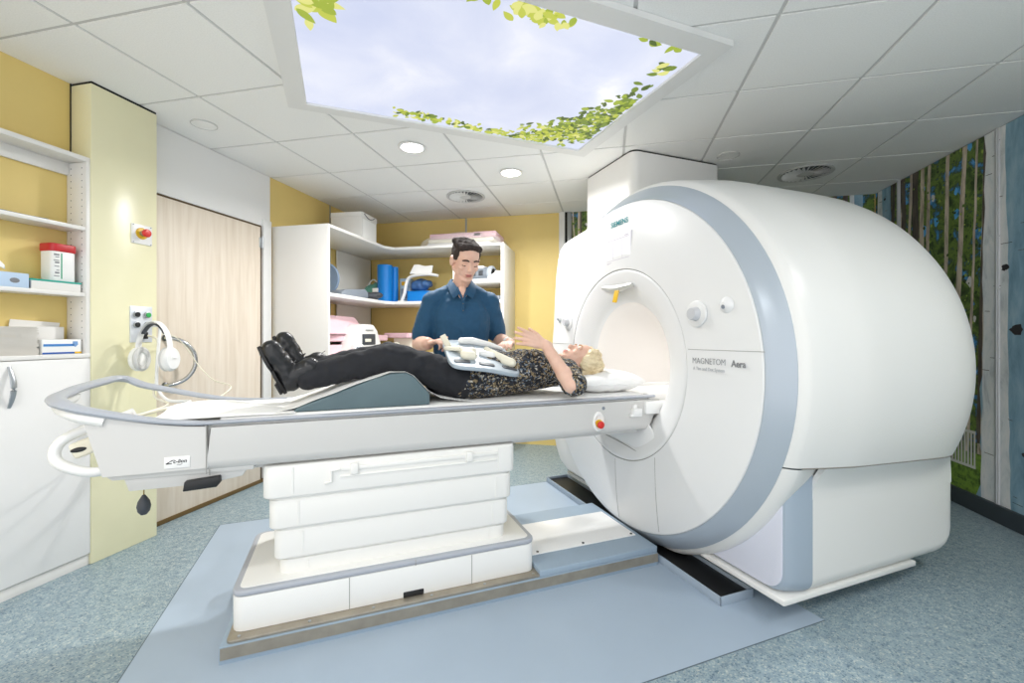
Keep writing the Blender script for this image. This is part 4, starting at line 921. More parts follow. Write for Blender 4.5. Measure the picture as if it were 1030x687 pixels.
# pink pads and the white head coil on the lower shelf
ZL = 1.0355
def padbox(label, cx, cy, z, sx, sy, h, rot, tilt=0.0, taper=1.0, name='foam_pad'):
    b = new(); c_ = .008
    lo = [(-sx / 2, -sy / 2), (sx / 2, -sy / 2), (sx / 2, sy / 2), (-sx / 2, sy / 2)]; hi = [(x * taper, y * taper) for x, y in lo]
    q = bmesh.new(); L = [q.verts.new((x, y, 0)) for x, y in lo]; H = [q.verts.new((x, y, h)) for x, y in hi]
    q.faces.new(L[::-1]); q.faces.new(H)
    for i in range(4): q.faces.new((L[i], L[(i + 1) % 4], H[(i + 1) % 4], H[i]))
    bmesh.ops.bevel(q, geom=q.edges[:], offset=c_, segments=2, affect='EDGES')
    merge(b, q, Matrix.Translation((cx, cy, z)) @ Matrix.Rotation(R(rot), 4, 'Z') @ Matrix.Rotation(R(tilt), 4, 'X'))
    tag(obj(name, b, M['pink'], base=(cx, cy, z)), label, 'foam pad', 'pink pads on the lower shelf')
padbox('thick pink foam block at the bottom of the pile on the lower shelf', -2.63, 3.66, ZL, .40, .66, .105, 0)
padbox('flat pink foam slab across the middle of the lower shelf pile', -2.62, 3.95, 1.17, .42, 1.0, .062, -4)
padbox('pink foam wedge with sloped sides on top of the lower shelf pile', -2.63, 3.72, 1.236, .44, .74, .175, 4, taper=.68)
padbox('pink foam slab sticking out to the right behind the white coil', -2.24, 4.56, 1.20, .36, .28, .055, -18)
t = thing('box_stack', 'cream foam block under the pink slabs on the lower shelf', 'foam block', (-2.5, 4.25, ZL)); obj('block', bx(-2.80, -2.56, 4.05, 4.50, ZL, 1.168, bev=.006), M['cream'], t)
t2 = thing('foam_support', 'grey foam block propping the right end of the pink slab', 'foam block', (-2.22, 4.60, ZL)); obj('block', bx(-2.34, -2.10, 4.50, 4.72, ZL, 1.198, bev=.006), M['cream'], t2)
t = thing('head_coil', 'white helmet-like head coil with openings in front of the pink pads', 'head coil', (-2.355, 3.87, ZL))
mh = Matrix.Translation((-2.355, 3.87, ZL)) @ Matrix.Rotation(R(84), 4, 'Z') @ Matrix.Scale(1.22, 4)
b9 = new(); out = [(-.21, 0), (.21, 0), (.19, .05), (.12, .20), (.07, .245), (-.07, .245), (-.12, .20), (-.19, .05)]
prism(b9, out, 'y', -.07, .07, bev=.02, seg=3); b9.transform(mh); obj('coil_shell', b9, M['shelf_white'], t)
obj('front_opening', bxm(mh, -.085, .085, -.076, -.055, .08, .17, bev=.01), M['dark_grey'], t)
obj('inner_bar', bxm(mh, -.055, .02, -.080, -.072, .105, .13, bev=.004), M['cream'], t)
obj('grip_bridge', bxm(mh, -.05, .05, -.084, -.066, .20, .225, bev=.006), M['white'], t)
obj('connector_block', bxm(mh, -.20, -.10, -.10, -.06, .02, .09, bev=.01), M['white'], t)
for k in range(3):
    b9 = new(); cyl(b9, (0, 0, 0), .012, .006, 'y', 14); b9.transform(mh @ Matrix.Translation((-.18 + .03 * k, -.106, .06))); obj('socket', b9, M['mid_grey'], t)
b9 = new(); lathe(b9, [(0, .03), (0, .05), (.03, .05), (.03, .03), (0, .03)], Matrix.Translation((-2.22, 4.30, 1.105)) @ Matrix.Rotation(R(60), 4, 'Z') @ Matrix.Rotation(PI / 2, 4, 'X'), 24); box(b9, -2.30, -2.20, 4.27, 4.37, ZL, 1.06, bev=.006)
solo('ring_coil', 'small cream ring coil right of the white head coil', 'coil', b9, M['cream'])
# ================================================================== people
def skin_mat(name, c1, c2):
    m = noise_mat(name, [(.3, c1), (.7, c2)], 18, detail=4, dist=.2); b = m.node_tree.nodes['Principled BSDF']
    b.inputs['Roughness'].default_value = .5; b.inputs['Subsurface Weight'].default_value = .08; b.inputs['Subsurface Radius'].default_value = (.01, .004, .002); b.inputs['Subsurface Scale'].default_value = .5
    return m
M['skin_m'] = skin_mat('skin_fair_young', (226, 180, 158), (236, 196, 176))
M['skin_f'] = skin_mat('skin_fair_mature', (222, 178, 156), (234, 196, 176))
M['lips'] = mat('lips', (198, 126, 116), .5)
M['hair_dark'] = noise_mat('hair_dark_brown', [(.3, (32, 26, 24)), (.6, (62, 50, 44)), (.8, (44, 36, 32))], 60, stretch=(1, 1, .4))
M['hair_dark'].node_tree.nodes['Principled BSDF'].inputs['Roughness'].default_value = .85
M['hair_blonde'] = noise_mat('hair_blonde', [(.3, (196, 172, 128)), (.55, (236, 220, 184)), (.8, (216, 196, 152))], 50, stretch=(.5, 1, 1))
M['brow'] = mat('brow_dark', (54, 42, 38), .8)
M['eye_white'] = mat('eye_white', (232, 228, 224), .25); M['iris'] = mat('iris_dark', (46, 40, 38), .2)
M['polo'] = mat('polo_petrol_blue', (22, 74, 108), .75, var=.06, vscale=40, bump=.25, bscale=600, sheen=.05)
M['black_cloth'] = mat('black_trousers', (26, 28, 34), .8, var=.15, vscale=24, bump=.2, bscale=300)
M['navy'] = mat('navy_trousers', (36, 42, 56), .8)
M['leather'] = mat('black_leather', (26, 27, 30), .35, bump=.3, bscale=120)
M['rubber'] = mat('black_rubber', (20, 20, 22), .6)
M['lace'] = mat('lace_black', (40, 41, 44), .7)
def frame_of(c, f, h):
    f = Vector(f).normalized(); h = Vector(h); h = (h - f * h.dot(f)).normalized(); r = f.cross(h)
    return Matrix.Translation(Vector(c)) @ Matrix((r, f, h)).transposed().to_4x4()
def head(bm, mx, jaw=1.0, s=1.0, wx=1.0):
    b = new()
    ell(b, (0, -.012, .035), (.076, .096, .086)); ell(b, (0, .030, -.028), (.062, .060, .082)); ell(b, (0, -.02, -.01), (.070, .08, .07))
    for k in (-1, 1):
        cone(b, (k * .048 * jaw, -.002, -.055), .018, (k * .018, .062, -.100), .018)
        ell(b, (k * .037, .062, -.026), (.024, .020, .022)); ell(b, (k * .0785, -.006, -.012), (.008, .020, .032), Matrix.Rotation(k * R(14), 3, 'Z'))
        ell(b, (k * .079, -.010, .006), (.010, .020, .014)); ell(b, (k * .009, .097, -.033), (.0085, .009, .007))
        ell(b, (k * .032, .077, .020), (.022, .012, .008))
        ell(b, (k * .031, .0735, .008), (.017, .010, .0085))
    ell(b, (0, .066, -.104), (.024, .020, .017)); cone(b, (0, .080, .012), .008, (0, .103, -.027), .0105)
    cone(b, (-.015, .082, -.062), .0075, (.015, .082, -.062), .0075); cone(b, (-.012, .080, -.072), .0085, (.012, .080, -.072), .0085); ell(b, (0, .08, -.05), (.014, .01, .012))
    b.transform(mx @ Matrix.Scale(s, 4)); merge(bm, b)
def hand(bm, wrist, fwd, back, left, curls, spread=(.10, .03, -.03, -.10), thumb=((.046, .058, -.012), (.056, .088, -.020)), s=1.0):
    f = Vector(fwd).normalized(); b_ = Vector(back); b_ = (b_ - f * b_.dot(f)).normalized(); t_ = f.cross(b_)
    if not left: t_ = -t_
    mx = Matrix.Translation(Vector(wrist)) @ Matrix((t_, f, b_)).transposed().to_4x4() @ Matrix.Scale(s, 4)
    b = new()
    ell(b, (0, .050, -.003), (.037, .046, .0125)); cone(b, (0, -.02, 0), .024, (0, .015, 0), .024, .72, (0, 0, 1))
    for i, (x, L) in enumerate(zip((.029, .010, -.0095, -.028), (.076, .084, .078, .060))):
        cone(b, (x * .55, .012, 0), .012, (x, .088, 0), .0105)
        p = Vector((x, .088, 0)); a = 0; sp = spread[i]; rr_ = [.0098, .0088, .0080, .0070]
        for j, q in enumerate((.45, .31, .24)):
            a += curls[i][j]; d = Vector((math.sin(sp) * math.cos(a), math.cos(sp) * math.cos(a), -math.sin(a)))
            n = p + d * L * q; cone(b, p, rr_[j], n, rr_[j + 1]); p = n
    pts = [Vector((.014, .018, -.004)), Vector(thumb[0]), Vector(thumb[1])]; pts.append(pts[2] + (pts[2] - pts[1]) * .55)
    for i in range(3): cone(b, pts[i], (.014, .0115, .0098)[i], pts[i + 1], (.0115, .0098, .0080)[i])
    b.transform(mx); merge(bm, b)
    return mx
def face_parts(root, mx, s, frame, down=0.0, brow='brow', gaze=(0, 0), lid='skin_m'):
    mx = mx @ Matrix.Scale(s, 4)
    for k in (-1, 1):
        b = new(); ell(b, (k * .031, .0735, .001), (.0125, .0115, .0085), sub=3); b.transform(mx); e = obj('eye', b, M['eye_white'], root, frame=frame, angle=80)
        b = new(); ell(b, (k * .031 + gaze[0], .0800, .000 + gaze[1]), (.0058, .0062, .0058)); b.transform(mx); obj('iris', b, M['iris'], e, frame=frame, angle=80)
        b = new(); tube(b, [(k * .031 + .0150 * math.cos(a), .0825 - .004 * abs(math.cos(a)) , (.0035 + .005 * math.sin(a)) if not down else -.0030 - .0042 * math.sin(a)) for a in [PI * i / 10 for i in range(11)]], .0018, 6); b.transform(mx); obj('eyelash', b, M['brow'], root, frame=frame)
        b = new(); tube(b, [(k * (.014 + .036 * i / 8), .0905 - .010 * (i / 8) ** 2, .0235 + .006 * math.sin(PI * (i / 8) ** .8) ) for i in range(9)], [.0032 + .0018 * math.sin(PI * (i + 1) / 10) for i in range(9)], 8); b.transform(mx); obj('eyebrow', b, M[brow], root, frame=frame)
    b = new(); ell(b, (0, .0865, -.0625), (.021, .0070, .0052)); ell(b, (0, .0855, -.0715), (.018, .0075, .0060)); b.transform(mx); obj('lips', b, M['lips'], root, frame=frame, angle=80)
    b = new(); tube(b, [(-.021 + .042 * i / 8, .0925 - .006 * ((i - 4) / 4) ** 2, -.0668 + .0045 * ((i - 4) / 4) ** 2) for i in range(9)], .0012, 6); b.transform(mx); obj('mouth_line', b, M['iris'], root, frame=frame)
# ------------------------------------------------------------------ technician
TH = R(24)
mb = S(1.12, .765, 0)
man = thing('person', 'young dark-haired person in a petrol blue polo standing behind the table', 'person', mb, rotz=TH)
MF = MW[man.name]
def P(x, y, z): return MF @ Vector((x * .93, y, z + .03 * min(1, max(0, (z - 1.0) / .35))))
def D3(x, y, z): return MF.to_3x3() @ Vector((x, y, z))
hd = frame_of(P(.020, -.088, 1.652), D3(.25, -.81, -.48), D3(.05, -.2, 1)) @ Matrix.Diagonal((1.07, 1.0, .98, 1))
el_r, el_l = P(-.272, .03, 1.160), P(.262, .09, 1.19)
wr_r, wr_l = S(.875, .57, 1.180), S(1.375, .575, 1.180)
bm = new()
b = new(); head(b, hd, 1.14, 1.0); merge(bm, b)
fx = D3(0, 1, 0)
cone(bm, P(.015, -.03, 1.60), .054, P(0, .012, 1.47), .060)
cone(bm, P(0, .01, 1.02), .150, P(0, 0, 1.30), .168, .64, fx); cone(bm, P(0, 0, 1.30), .168, P(0, .0, 1.35), .138, .62, fx)
for k in (-1, 1): cone(bm, P(k * .04, .01, 1.485), .05, P(k * .165, .01, 1.40), .046)
ell(bm, P(0, -.068, 1.452), (.030, .038, .050), MF.to_3x3())
chain(bm, [P(-.185, .01, 1.405), el_r, wr_r], [.050, .050, .037]); chain(bm, [P(.185, .01, 1.405), el_l, wr_l], [.049, .044, .029])
mid = el_r.lerp(wr_r, .35); ell(bm, mid, (.047, .047, .046)); mid = el_l.lerp(wr_l, .35); ell(bm, mid, (.044, .044, .040))
hr = hand(bm, wr_r, S(.95, .475, 1.205) - wr_r, SF.to_3x3() @ Vector((-.3, .1, .95)), False, [(.75, 1.0, .7)] * 4, thumb=((.044, .060, -.004), (.046, .090, .002)))
hl = hand(bm, wr_l, S(1.28, .43, 1.180) - wr_l, SF.to_3x3() @ Vector((.2, .3, .93)), True, [(.22, .30, .25), (.25, .30, .25), (.28, .3, .25), (.3, .35, .3)], thumb=((.050, .052, -.014), (.064, .080, -.022)))
for k in (-1, 1): chain(bm, [P(k * .09, .02, .93), P(k * .10, .0, .50), P(k * .10, .03, .10)], [.09, .058, .042]); cone(bm, P(k * .10, .04, .05), .04, P(k * .115, -.10, .045), .036)
organic('body', bm, M['skin_m'], man, voxel=.0042, smooth=3)
face_parts(man, hd, 1.0, WF, down=.0045, gaze=(.001, -.005))
# eyelids lowered
for k in (-1, 1):
    b = new(); ell(b, (k * .031, .0742, .0015), (.0146, .0132, .0112)); b.transform(hd); obj('eyelid', b, M['skin_m'], man, angle=80)
b = new()
ell(b, (0, -.026, .047), (.0785, .094, .079)); ell(b, (0, -.062, .0), (.066, .058, .078))
for k in (-1, 1): ell(b, (k * .061, -.006, .040), (.0185, .050, .044))
for k in (-1, 1): cone(b, (k * .070, .016, .045), .009, (k * .0715, .008, .004), .006)
for k in range(7): 
    x = -.052 + .017 * k; cone(b, (x, .026 + .026 * math.cos(x * 16), .100 - .22 * abs(x)), .019, (x + .014, -.05, .112 - .22 * abs(x)), .020)
b.transform(hd); organic('hair', b, M['hair_dark'], man, voxel=.005, smooth=2, wob=[(.003, 60), (.002, 130)])
# polo shirt
bm = new()
cone(bm, P(0, .01, .96), .160, P(0, 0, 1.30), .183, .68, fx); cone(bm, P(0, 0, 1.30), .183, P(0, .0, 1.36), .150, .68, fx)
for k in (-1, 1): cone(bm, P(k * .05, .015, 1.472), .056, P(k * .172, .01, 1.408), .063)
for sh, el, k in ((P(-.188, .01, 1.405), el_r, -1), (P(.188, .01, 1.405), el_l, 1)):
    cone(bm, sh, .068, sh.lerp(el, .78), .069); 
cone(bm, P(0, .03, 1.50), .052, P(0, .01, 1.44), .072)
vcut0, vcut1 = P(0, -.2, 1.515), None
Mi = MF.inverted()
def vneck(co):
    p = Mi @ co
    if p.y > -.035: return False
    return p.z > 1.437 and abs(p.x) < .029 * (p.z - 1.434) / .08 + .001 and p.y < -.035
polo = organic('polo_shirt', bm, M['polo'], man, voxel=.0055, smooth=6, wob=[(.006, (9, 9, 16)), (.003, 34)], cut=vneck)
def Pc(x, y, z): return P(x, y, z)
for k in (-1, 1):
    top = catmull([Pc(0, .072, 1.548), Pc(k * .045, .060, 1.552), Pc(k * .070, .012, 1.548), Pc(k * .062, -.040, 1.528), Pc(k * .034, -.082, 1.488), Pc(k * .012, -.106, 1.452)], 5)
    low = catmull([Pc(0, .094, 1.512), Pc(k * .062, .080, 1.510), Pc(k * .098, .012, 1.506), Pc(k * .094, -.060, 1.490), Pc(k * .078, -.108, 1.445), Pc(k * .062, -.128, 1.415)], 5)
    bm = new(); ribbon(bm, top, low, .005, nrm_flip=(k > 0)); obj('collar', bm, M['polo'], man, angle=60)
for k in (-1, 1):
    bm = new(); tube(bm, [P(k * (.034 - .032 * i / 8), -.078 - .052 * (i / 8) ** .8, 1.486 - .082 * i / 8) for i in range(9)], .0065, 8, flat=(1.3, .8)); obj('neck_edge', bm, M['polo'], man)
bm = new(); tube(bm, [P(0, -.128 + .002 * i, 1.405 - .018 * i) for i in range(8)], .0055, 8, flat=(1.8, .5)); pk = obj('placket', bm, M['polo'], man)
for z in (1.385, 1.345):
    bm = new(); ell(bm, P(0, -.131, z), (.004, .004, .004)); obj('button', bm, M['dark_grey'], pk)
bm = new(); d_ = (wr_l - el_l).normalized()
c0 = wr_l - d_ * .03; q = d_.to_track_quat('Z', 'Y').to_matrix().to_4x4()
lathe(bm, [(-.012, .030), (-.012, .0335), (.012, .0335), (.012, .030), (-.012, .030)], Matrix.Translation(c0) @ q, 24); obj('wristband', bm, M['white'], man, label='white wristband')
bm = new(); cone(bm, P(0, .02, .93), .165, P(0, .015, 1.0), .162, .72, fx)
for k in (-1, 1): chain(bm, [P(k * .09, .02, .90), P(k * .10, .0, .50), P(k * .10, .03, .10)], [.105, .080, .070])
organic('trousers', bm, M['navy'], man, voxel=.008, smooth=4, wob=[(.006, 14)])
for k in (-1, 1):
    bm = new(); cone(bm, P(k * .10, .05, .052), .046, P(k * .12, -.12, .044), .042); cone(bm, P(k * .10, .04, .06), .047, P(k * .10, .03, .10), .05)
    sh_ = organic('shoe', bm, M['leather'], man, voxel=.007, smooth=3, cut=None)
    bm = new(); b2_ = bmesh.new(); prism(b2_, rrect(-.05, .05, -.165, .10, .045, 5), 'z', 0, .022, bev=.004); merge(bm, b2_, MF @ Matrix.Translation((k * .11, 0, 0)) @ Matrix.Rotation(-k * R(6), 4, 'Z')); obj('sole', bm, M['rubber'], sh_)
# ------------------------------------------------------------------ patient
def shirt_mat():
    m = bpy.data.materials.new('patterned_blouse'); m.use_nodes = True; nt = m.node_tree; b_ = nt.nodes['Principled BSDF']
    tc = nt.nodes.new('ShaderNodeTexCoord')
    n0 = nt.nodes.new('ShaderNodeTexNoise'); n0.inputs['Scale'].default_value = 16; n0.inputs['Detail'].default_value = 3
    nt.links.new(tc.outputs['Object'], n0.inputs['Vector'])
    ad = nt.nodes.new('ShaderNodeMix'); ad.data_type = 'RGBA'; ad.blend_type = 'LINEAR_LIGHT'; ad.inputs['Factor'].default_value = .03
    nt.links.new(tc.outputs['Object'], ad.inputs['A']); nt.links.new(n0.outputs['Color'], ad.inputs['B'])
    v = nt.nodes.new('ShaderNodeTexVoronoi'); v.inputs['Scale'].default_value = 120; nt.links.new(ad.outputs['Result'], v.inputs['Vector'])
    sp_ = nt.nodes.new('ShaderNodeSeparateColor'); nt.links.new(v.outputs['Color'], sp_.inputs['Color'])
    r = ramp(nt, [(0, (32, 34, 40)), (.36, (48, 52, 60)), (.46, (150, 132, 100)), (.62, (186, 168, 134)), (.70, (58, 66, 80)), (.84, (128, 142, 158)), (.94, (206, 202, 192))], 'CONSTANT')
    nt.links.new(sp_.outputs['Red'], r.inputs['Fac'])
    dk = nt.nodes.new('ShaderNodeMapRange'); dk.inputs['From Min'].default_value = .0; dk.inputs['From Max'].default_value = .55; dk.inputs['To Min'].default_value = 1.1; dk.inputs['To Max'].default_value = .25
    nt.links.new(v.outputs['Distance'], dk.inputs['Value'])
    mx_ = nt.nodes.new('ShaderNodeMix'); mx_.data_type = 'RGBA'; mx_.blend_type = 'MULTIPLY'; mx_.inputs['Factor'].default_value = .55
    nt.links.new(r.outputs['Color'], mx_.inputs['A']); nt.links.new(dk.outputs['Result'], mx_.inputs['B'])
    nt.links.new(mx_.outputs['Result'], b_.inputs['Base Color']); b_.inputs['Roughness'].default_value = .85
    return m
M['blouse'] = shirt_mat()
pat = thing('person', 'blonde person in a patterned top lying on the table with one hand raised', 'person', (1.05, VC, .91), frame=SF)
vz = (0, 0, 1)
ph = frame_of((1.705, VC, 1.082), (-.34, -.06, .94), (.93, .0, .36))
HIP, SHD = 1.03, 1.50
shn, shf = Vector((1.545, .185, 1.035)), Vector((1.50, .49, 1.03))
eln = Vector((1.495, .035, .975)); wrn = Vector((1.400, .135, 1.178))
elf = Vector((1.25, .585, .98)); wrf = Vector((1.05, .50, 1.09))
kn_n, kn_f = Vector((.640, .255, 1.118)), Vector((.655, .425, 1.122))
an_n, an_f = Vector((.250, .285, 1.035)), Vector((.268, .435, 1.055))
bm = new(); head(bm, ph, .95, .95)
cone(bm, (1.66, VC, 1.06), .050, (1.53, VC, 1.035), .055)
cone(bm, (1.05, VC, 1.005), .150, (1.40, VC, 1.03), .150, .62, vz); cone(bm, (1.40, VC, 1.03), .150, (1.49, VC, 1.03), .13, .62, vz)
cone(bm, shn, .052, shf, .052)
chain(bm, [shn, eln, wrn], [.050, .042, .027]); chain(bm, [shf, elf, wrf], [.050, .040, .027])
ell(bm, eln.lerp(wrn, .28), (.040, .040, .046))
hp = hand(bm, wrn, Vector((1.240, .150, 1.232)) - wrn, Vector((-.12, -.95, .10)), True, [(.05, .12, .10), (.10, .18, .12), (.16, .22, .15), (.10, .25, .2)], spread=(.12, .03, -.08, -.24), thumb=((.040, .050, -.022), (.052, .078, -.034)))
hand(bm, wrf, Vector((-.8, -.5, .1)), Vector((0, 0, 1)), False, [(.2, .3, .2)] * 4)
for kn, an, v in ((kn_n, an_n, .245), (kn_f, an_f, .415)): chain(bm, [Vector((HIP, v, 1.0)), kn, an], [.075, .05, .036])
organic('body', bm, M['skin_f'], pat, voxel=.0042, smooth=3, frame=SF)
M['brow_tan'] = mat('brow_tan', (178, 142, 104), .8)
face_parts(pat, ph, .95, SF, brow='brow_tan', gaze=(0, .001))
for k in (-1, 1):
    b = new(); ell(b, (k * .031, .0745, .0055), (.0140, .0124, .0082)); ell(b, (k * .031, .0742, -.0050), (.0140, .0122, .0060)); b.transform(ph @ Matrix.Scale(.95, 4)); obj('eyelid', b, M['skin_f'], pat, frame=SF, angle=80)
b = new()
ell(b, (0, -.030, .050), (.092, .096, .092)); ell(b, (0, -.070, -.005), (.080, .060, .085))
for k in (-1, 1): ell(b, (k * .082, -.012, .020), (.022, .046, .060)); ell(b, (k * .072, .020, .055), (.024, .030, .035))
rh = random.Random(4)
for k in range(60):
    a, e_ = rh.uniform(0, 2 * PI), rh.uniform(-.25, 1.4); x, y, z = .090 * math.cos(a) * math.cos(e_), -.032 + .096 * math.sin(a) * math.cos(e_), .045 + .092 * math.sin(e_)
    if y > .052 and z < .070: continue
    ell(b, (x, y, z), rh.uniform(.014, .024), sub=2)
b.transform(ph @ Matrix.Scale(.95, 4)); organic('hair', b, M['hair_blonde'], pat, voxel=.0052, smooth=2, wob=[(.006, 40), (.004, 90)], frame=SF)
# blouse
bm = new()
cone(bm, (1.02, VC, 1.0), .178, (1.38, VC, 1.035), .172, .66, vz); cone(bm, (1.38, VC, 1.035), .172, (1.49, VC, 1.035), .150, .66, vz)
ell(bm, (1.38, VC - .075, 1.095), (.085, .07, .055)); ell(bm, (1.38, VC + .075, 1.095), (.085, .07, .055)); ell(bm, (1.15, VC, 1.06), (.14, .13, .085))
cone(bm, shn, .066, shf, .066); cone(bm, shn, .072, shn.lerp(eln, .86) + Vector((.02, 0, -.005)), .066); cone(bm, shf, .066, shf.lerp(elf, .6), .06)
cone(bm, (1.53, VC, 1.04), .07, (1.56, VC, 1.045), .058)
organic('blouse', bm, M['blouse'], pat, voxel=.006, smooth=5, wob=[(.010, (10, 18, 14)), (.004, 36)], frame=SF)
# trousers
bm = new(); cone(bm, (.99, VC, .995), .172, (1.05, VC, 1.0), .170, .58, vz)
for kn, an, v in ((kn_n, an_n, .245), (kn_f, an_f, .415)):
    chain(bm, [Vector((.99, v, .998)), kn, kn.lerp(an, .35), an + Vector((.035, 0, .002))], [.093, .071, .066, .060])
organic('trousers', bm, M['black_cloth'], pat, voxel=.006, smooth=5, wob=[(.008, (22, 12, 12)), (.003, 36)], frame=SF)
def boot(heel, toe, v, roll):
    he, to = Vector((heel[0], v, heel[1])), Vector((toe[0], v + roll, toe[1])); a = (to - he).normalized(); L = (to - he).length
    n = Vector((a.z, 0, -a.x)); n = (n - a * n.dot(a)).normalized(); sd = a.cross(n)
    def B(x, y, w=0): return he + a * (x * L / .26) + n * y + sd * w
    bm = new()
    cone(bm, B(.040, .058), .040, B(.11, .062), .042); cone(bm, B(.11, .064), .043, B(.175, .056), .044); cone(bm, B(.175, .052), .046, B(.215, .052), .044)
    cone(bm, B(.060, .062), .042, B(.062, .150), .050); ell(bm, B(.035, .05), (.036, .036, .036))
    up_ = organic('boot', bm, M['leather'], pat, voxel=.0045, smooth=4, wob=[(.003, 40)], frame=SF)
    bm = new(); b2_ = bmesh.new()
    out = []
    for i in range(28):
        q = 2 * PI * i / 28; x = .128 + .126 * math.cos(q); w = .043 * math.sin(q) * (1.0 if x > .1 else .86) * (abs(math.cos(q)) ** .02)
        out.append((x, w))
    lo = [b2_.verts.new(B(x, .008, w)) for x, w in out]; hi = [b2_.verts.new(B(x, .021, w)) for x, w in out]
    b2_.faces.new(lo); b2_.faces.new(hi[::-1])
    for i in range(28): b2_.faces.new((lo[i], lo[(i + 1) % 28], hi[(i + 1) % 28], hi[i]))
    merge(bm, b2_)
    q = [b_ for b_ in (0,)]
    prism(bm, [(0, 0), (1, 0), (1, 1), (0, 1)], 'z', 0, 1, mx=Matrix(((a * .055).to_tuple() + (0,), (n * .012).to_tuple() + (0,), (sd * .06).to_tuple() + (0,), (0, 0, 0, 1))).transposed().copy() if False else Matrix.Translation(B(.012, -.004, -.028)) @ Matrix((a * .05, sd * .056, n * .010)).transposed().to_4x4())
    obj('sole', bm, M['rubber'], up_, frame=SF)
    bm = new()
    for k in range(4):
        x = .160 - .018 * k; y = .088 + .010 * k
        tube(bm, [B(x - .004 * abs(i - 4) / 4, y + .006 - .010 * ((i - 4) / 4) ** 2, (i - 4) * .0055) for i in range(9)], .0024, 6)
    tube(bm, [B(.088 + .02 * math.sin(PI * i / 10) * .6, .150 + .055 * math.sin(PI * i / 10), -.02 + .010 * math.cos(PI * i / 5)) for i in range(11)], .0014, 6)
    obj('laces', bm, M['lace'], up_, frame=SF)
boot((.180, .957), (.072, 1.176), .285, -.02)
boot((.195, .985), (.105, 1.222), .440, .02)
# ================================================================== things on and around the table
# mattress with white cover
def solo_s(name, label, cat, bm, m, base, **k): return solo(name, label, cat, bm, m, base=base, frame=SF, **k)
t = thing('mattress', 'thin white table pad running the length of the table', 'mattress', (.9, VC, .885), frame=SF)
bm = new(); box(bm, -.02, 1.98, VNR + .045, VFR - .045, .8845, .903, bev=.007, seg=3); obj('pad', bm, M['paper'], t, frame=SF)
bm = new()
for a, b_ in ((.86, 1.10), (1.56, 1.82)): box(bm, a, b_, VNR + .0435, VNR + .047, .888, .895)
obj('side_strip', bm, mat('strip_beige', (198, 186, 150), .6), t, frame=SF)
# wedge cushion under the legs
wp = [(.245, .9045), (.262, .926), (.44, .990), (.56, 1.030), (.63, 1.050), (.70, 1.050), (.735, 1.030), (.775, .985), (.800, .955), (.803, .9045)]
wp = [(.235, .9045), (.245, .918), (.42, .985), (.545, 1.028), (.63, 1.052), (.70, 1.054), (.735, 1.035), (.775, .990), (.805, .955), (.806, .9045)]
bm = new(); prism(bm, wp, 'y', .125, .535, bev=.008, seg=3); solo_s('leg_wedge', "dark grey green wedge cushion under the lying person's knees", 'cushion', bm, M['wedge'], (.5, VC, .9045))
# paper sheet: over the foot end pad, up the wedge and down behind the knees
def sheet_z(u, v):
    P_ = [(.245, .924), (.42, .991), (.545, 1.034), (.63, 1.058), (.70, 1.060), (.735, 1.042), (.775, .997), (.805, .965), (.86, .935), (.95, .915), (1.02, .909)]
    if u < .19: return .909 + .006 * math.sin(9 * u + 7 * v) ** 2
    if u < .245: q = (u - .19) / .055; return .911 + .013 * q
    for (a, za), (b_, zb) in zip(P_, P_[1:]):
        if a <= u <= b_: return za + (zb - za) * (u - a) / (b_ - a)
    return .909
def sh(a, b_):
    u = .17 + .85 * a; v = .145 + .40 * b_ + .010 * math.sin(11 * u)
    e = min(b_, 1 - b_)
    return (u, v - (.02 if b_ < .5 else -.02) * max(0, 1 - abs(u - .4) / .3) * (1 - e * 2), sheet_z(u, v) + .0012 * math.sin(40 * u + 9 * v) + .0015 * math.sin(23 * v))
bm = new(); grid(bm, sh, 90, 24, thick=.0015); solo_s('paper_sheet', 'white paper sheet draped over the grey green leg wedge', 'sheet', bm, M['paper'], (.5, VC, .909), angle=60)
def sh2(a, b_):
    u = -.27 + .50 * a; v = .10 + .46 * b_
    q = max(0, 1 - abs(b_ - .5) * 2) ** .5; f = math.sin(PI * min(1, a * 1.15)) ** .6
    return (u + .02 * math.sin(9 * v), v, .9075 + q * f * (.022 + .012 * math.sin(13 * u + 8 * v) + .007 * math.sin(29 * v + 5 * u)))
bm = new(); grid(bm, sh2, 50, 30, thick=.002); solo_s('folded_blanket', 'rumpled white cover bunched at the foot end of the table', 'blanket', bm, M['paper'], (0, VC, .9075), angle=70)
# pillow
bm = new()
def pil(a, b_, k):
    x, y = a * 2 - 1, b_ * 2 - 1
    q = (max(0, 1 - abs(x) ** 3.2) * max(0, 1 - abs(y) ** 3.2)) ** .55
    dent = .030 * math.exp(-((x + .45) / .38) ** 2 - (y / .5) ** 2)
    return (1.835 + .215 * x * (1 - .05 * abs(y)), VC + .20 * y * (1 - .06 * abs(x)), .962 + k * .060 * q - (dent * k if k > 0 else 0) + .003 * math.sin(14 * x + 5 * y))
grid(bm, lambda a, b_: pil(a, b_, 1), 40, 40); grid(bm, lambda a, b_: pil(a, b_, -1), 40, 40); bmesh.ops.remove_doubles(bm, verts=bm.verts[:], dist=.004)
t = thing('pillow', 'white pillow under the blonde head', 'pillow', (1.815, VC, .903), frame=SF); obj('pillow_body', bm, M['paper'], t, frame=SF, angle=80)
bm = new(); tube(bm, [(pil(i / 40, 0.02, 1)[0], pil(i / 40, .0, 1)[1] - .001, .957 + .003 * math.sin(14 * (i / 20 - 1) - 5)) for i in range(41)], .003, 6); obj('pillow_seam', bm, M['paper'], t, frame=SF)
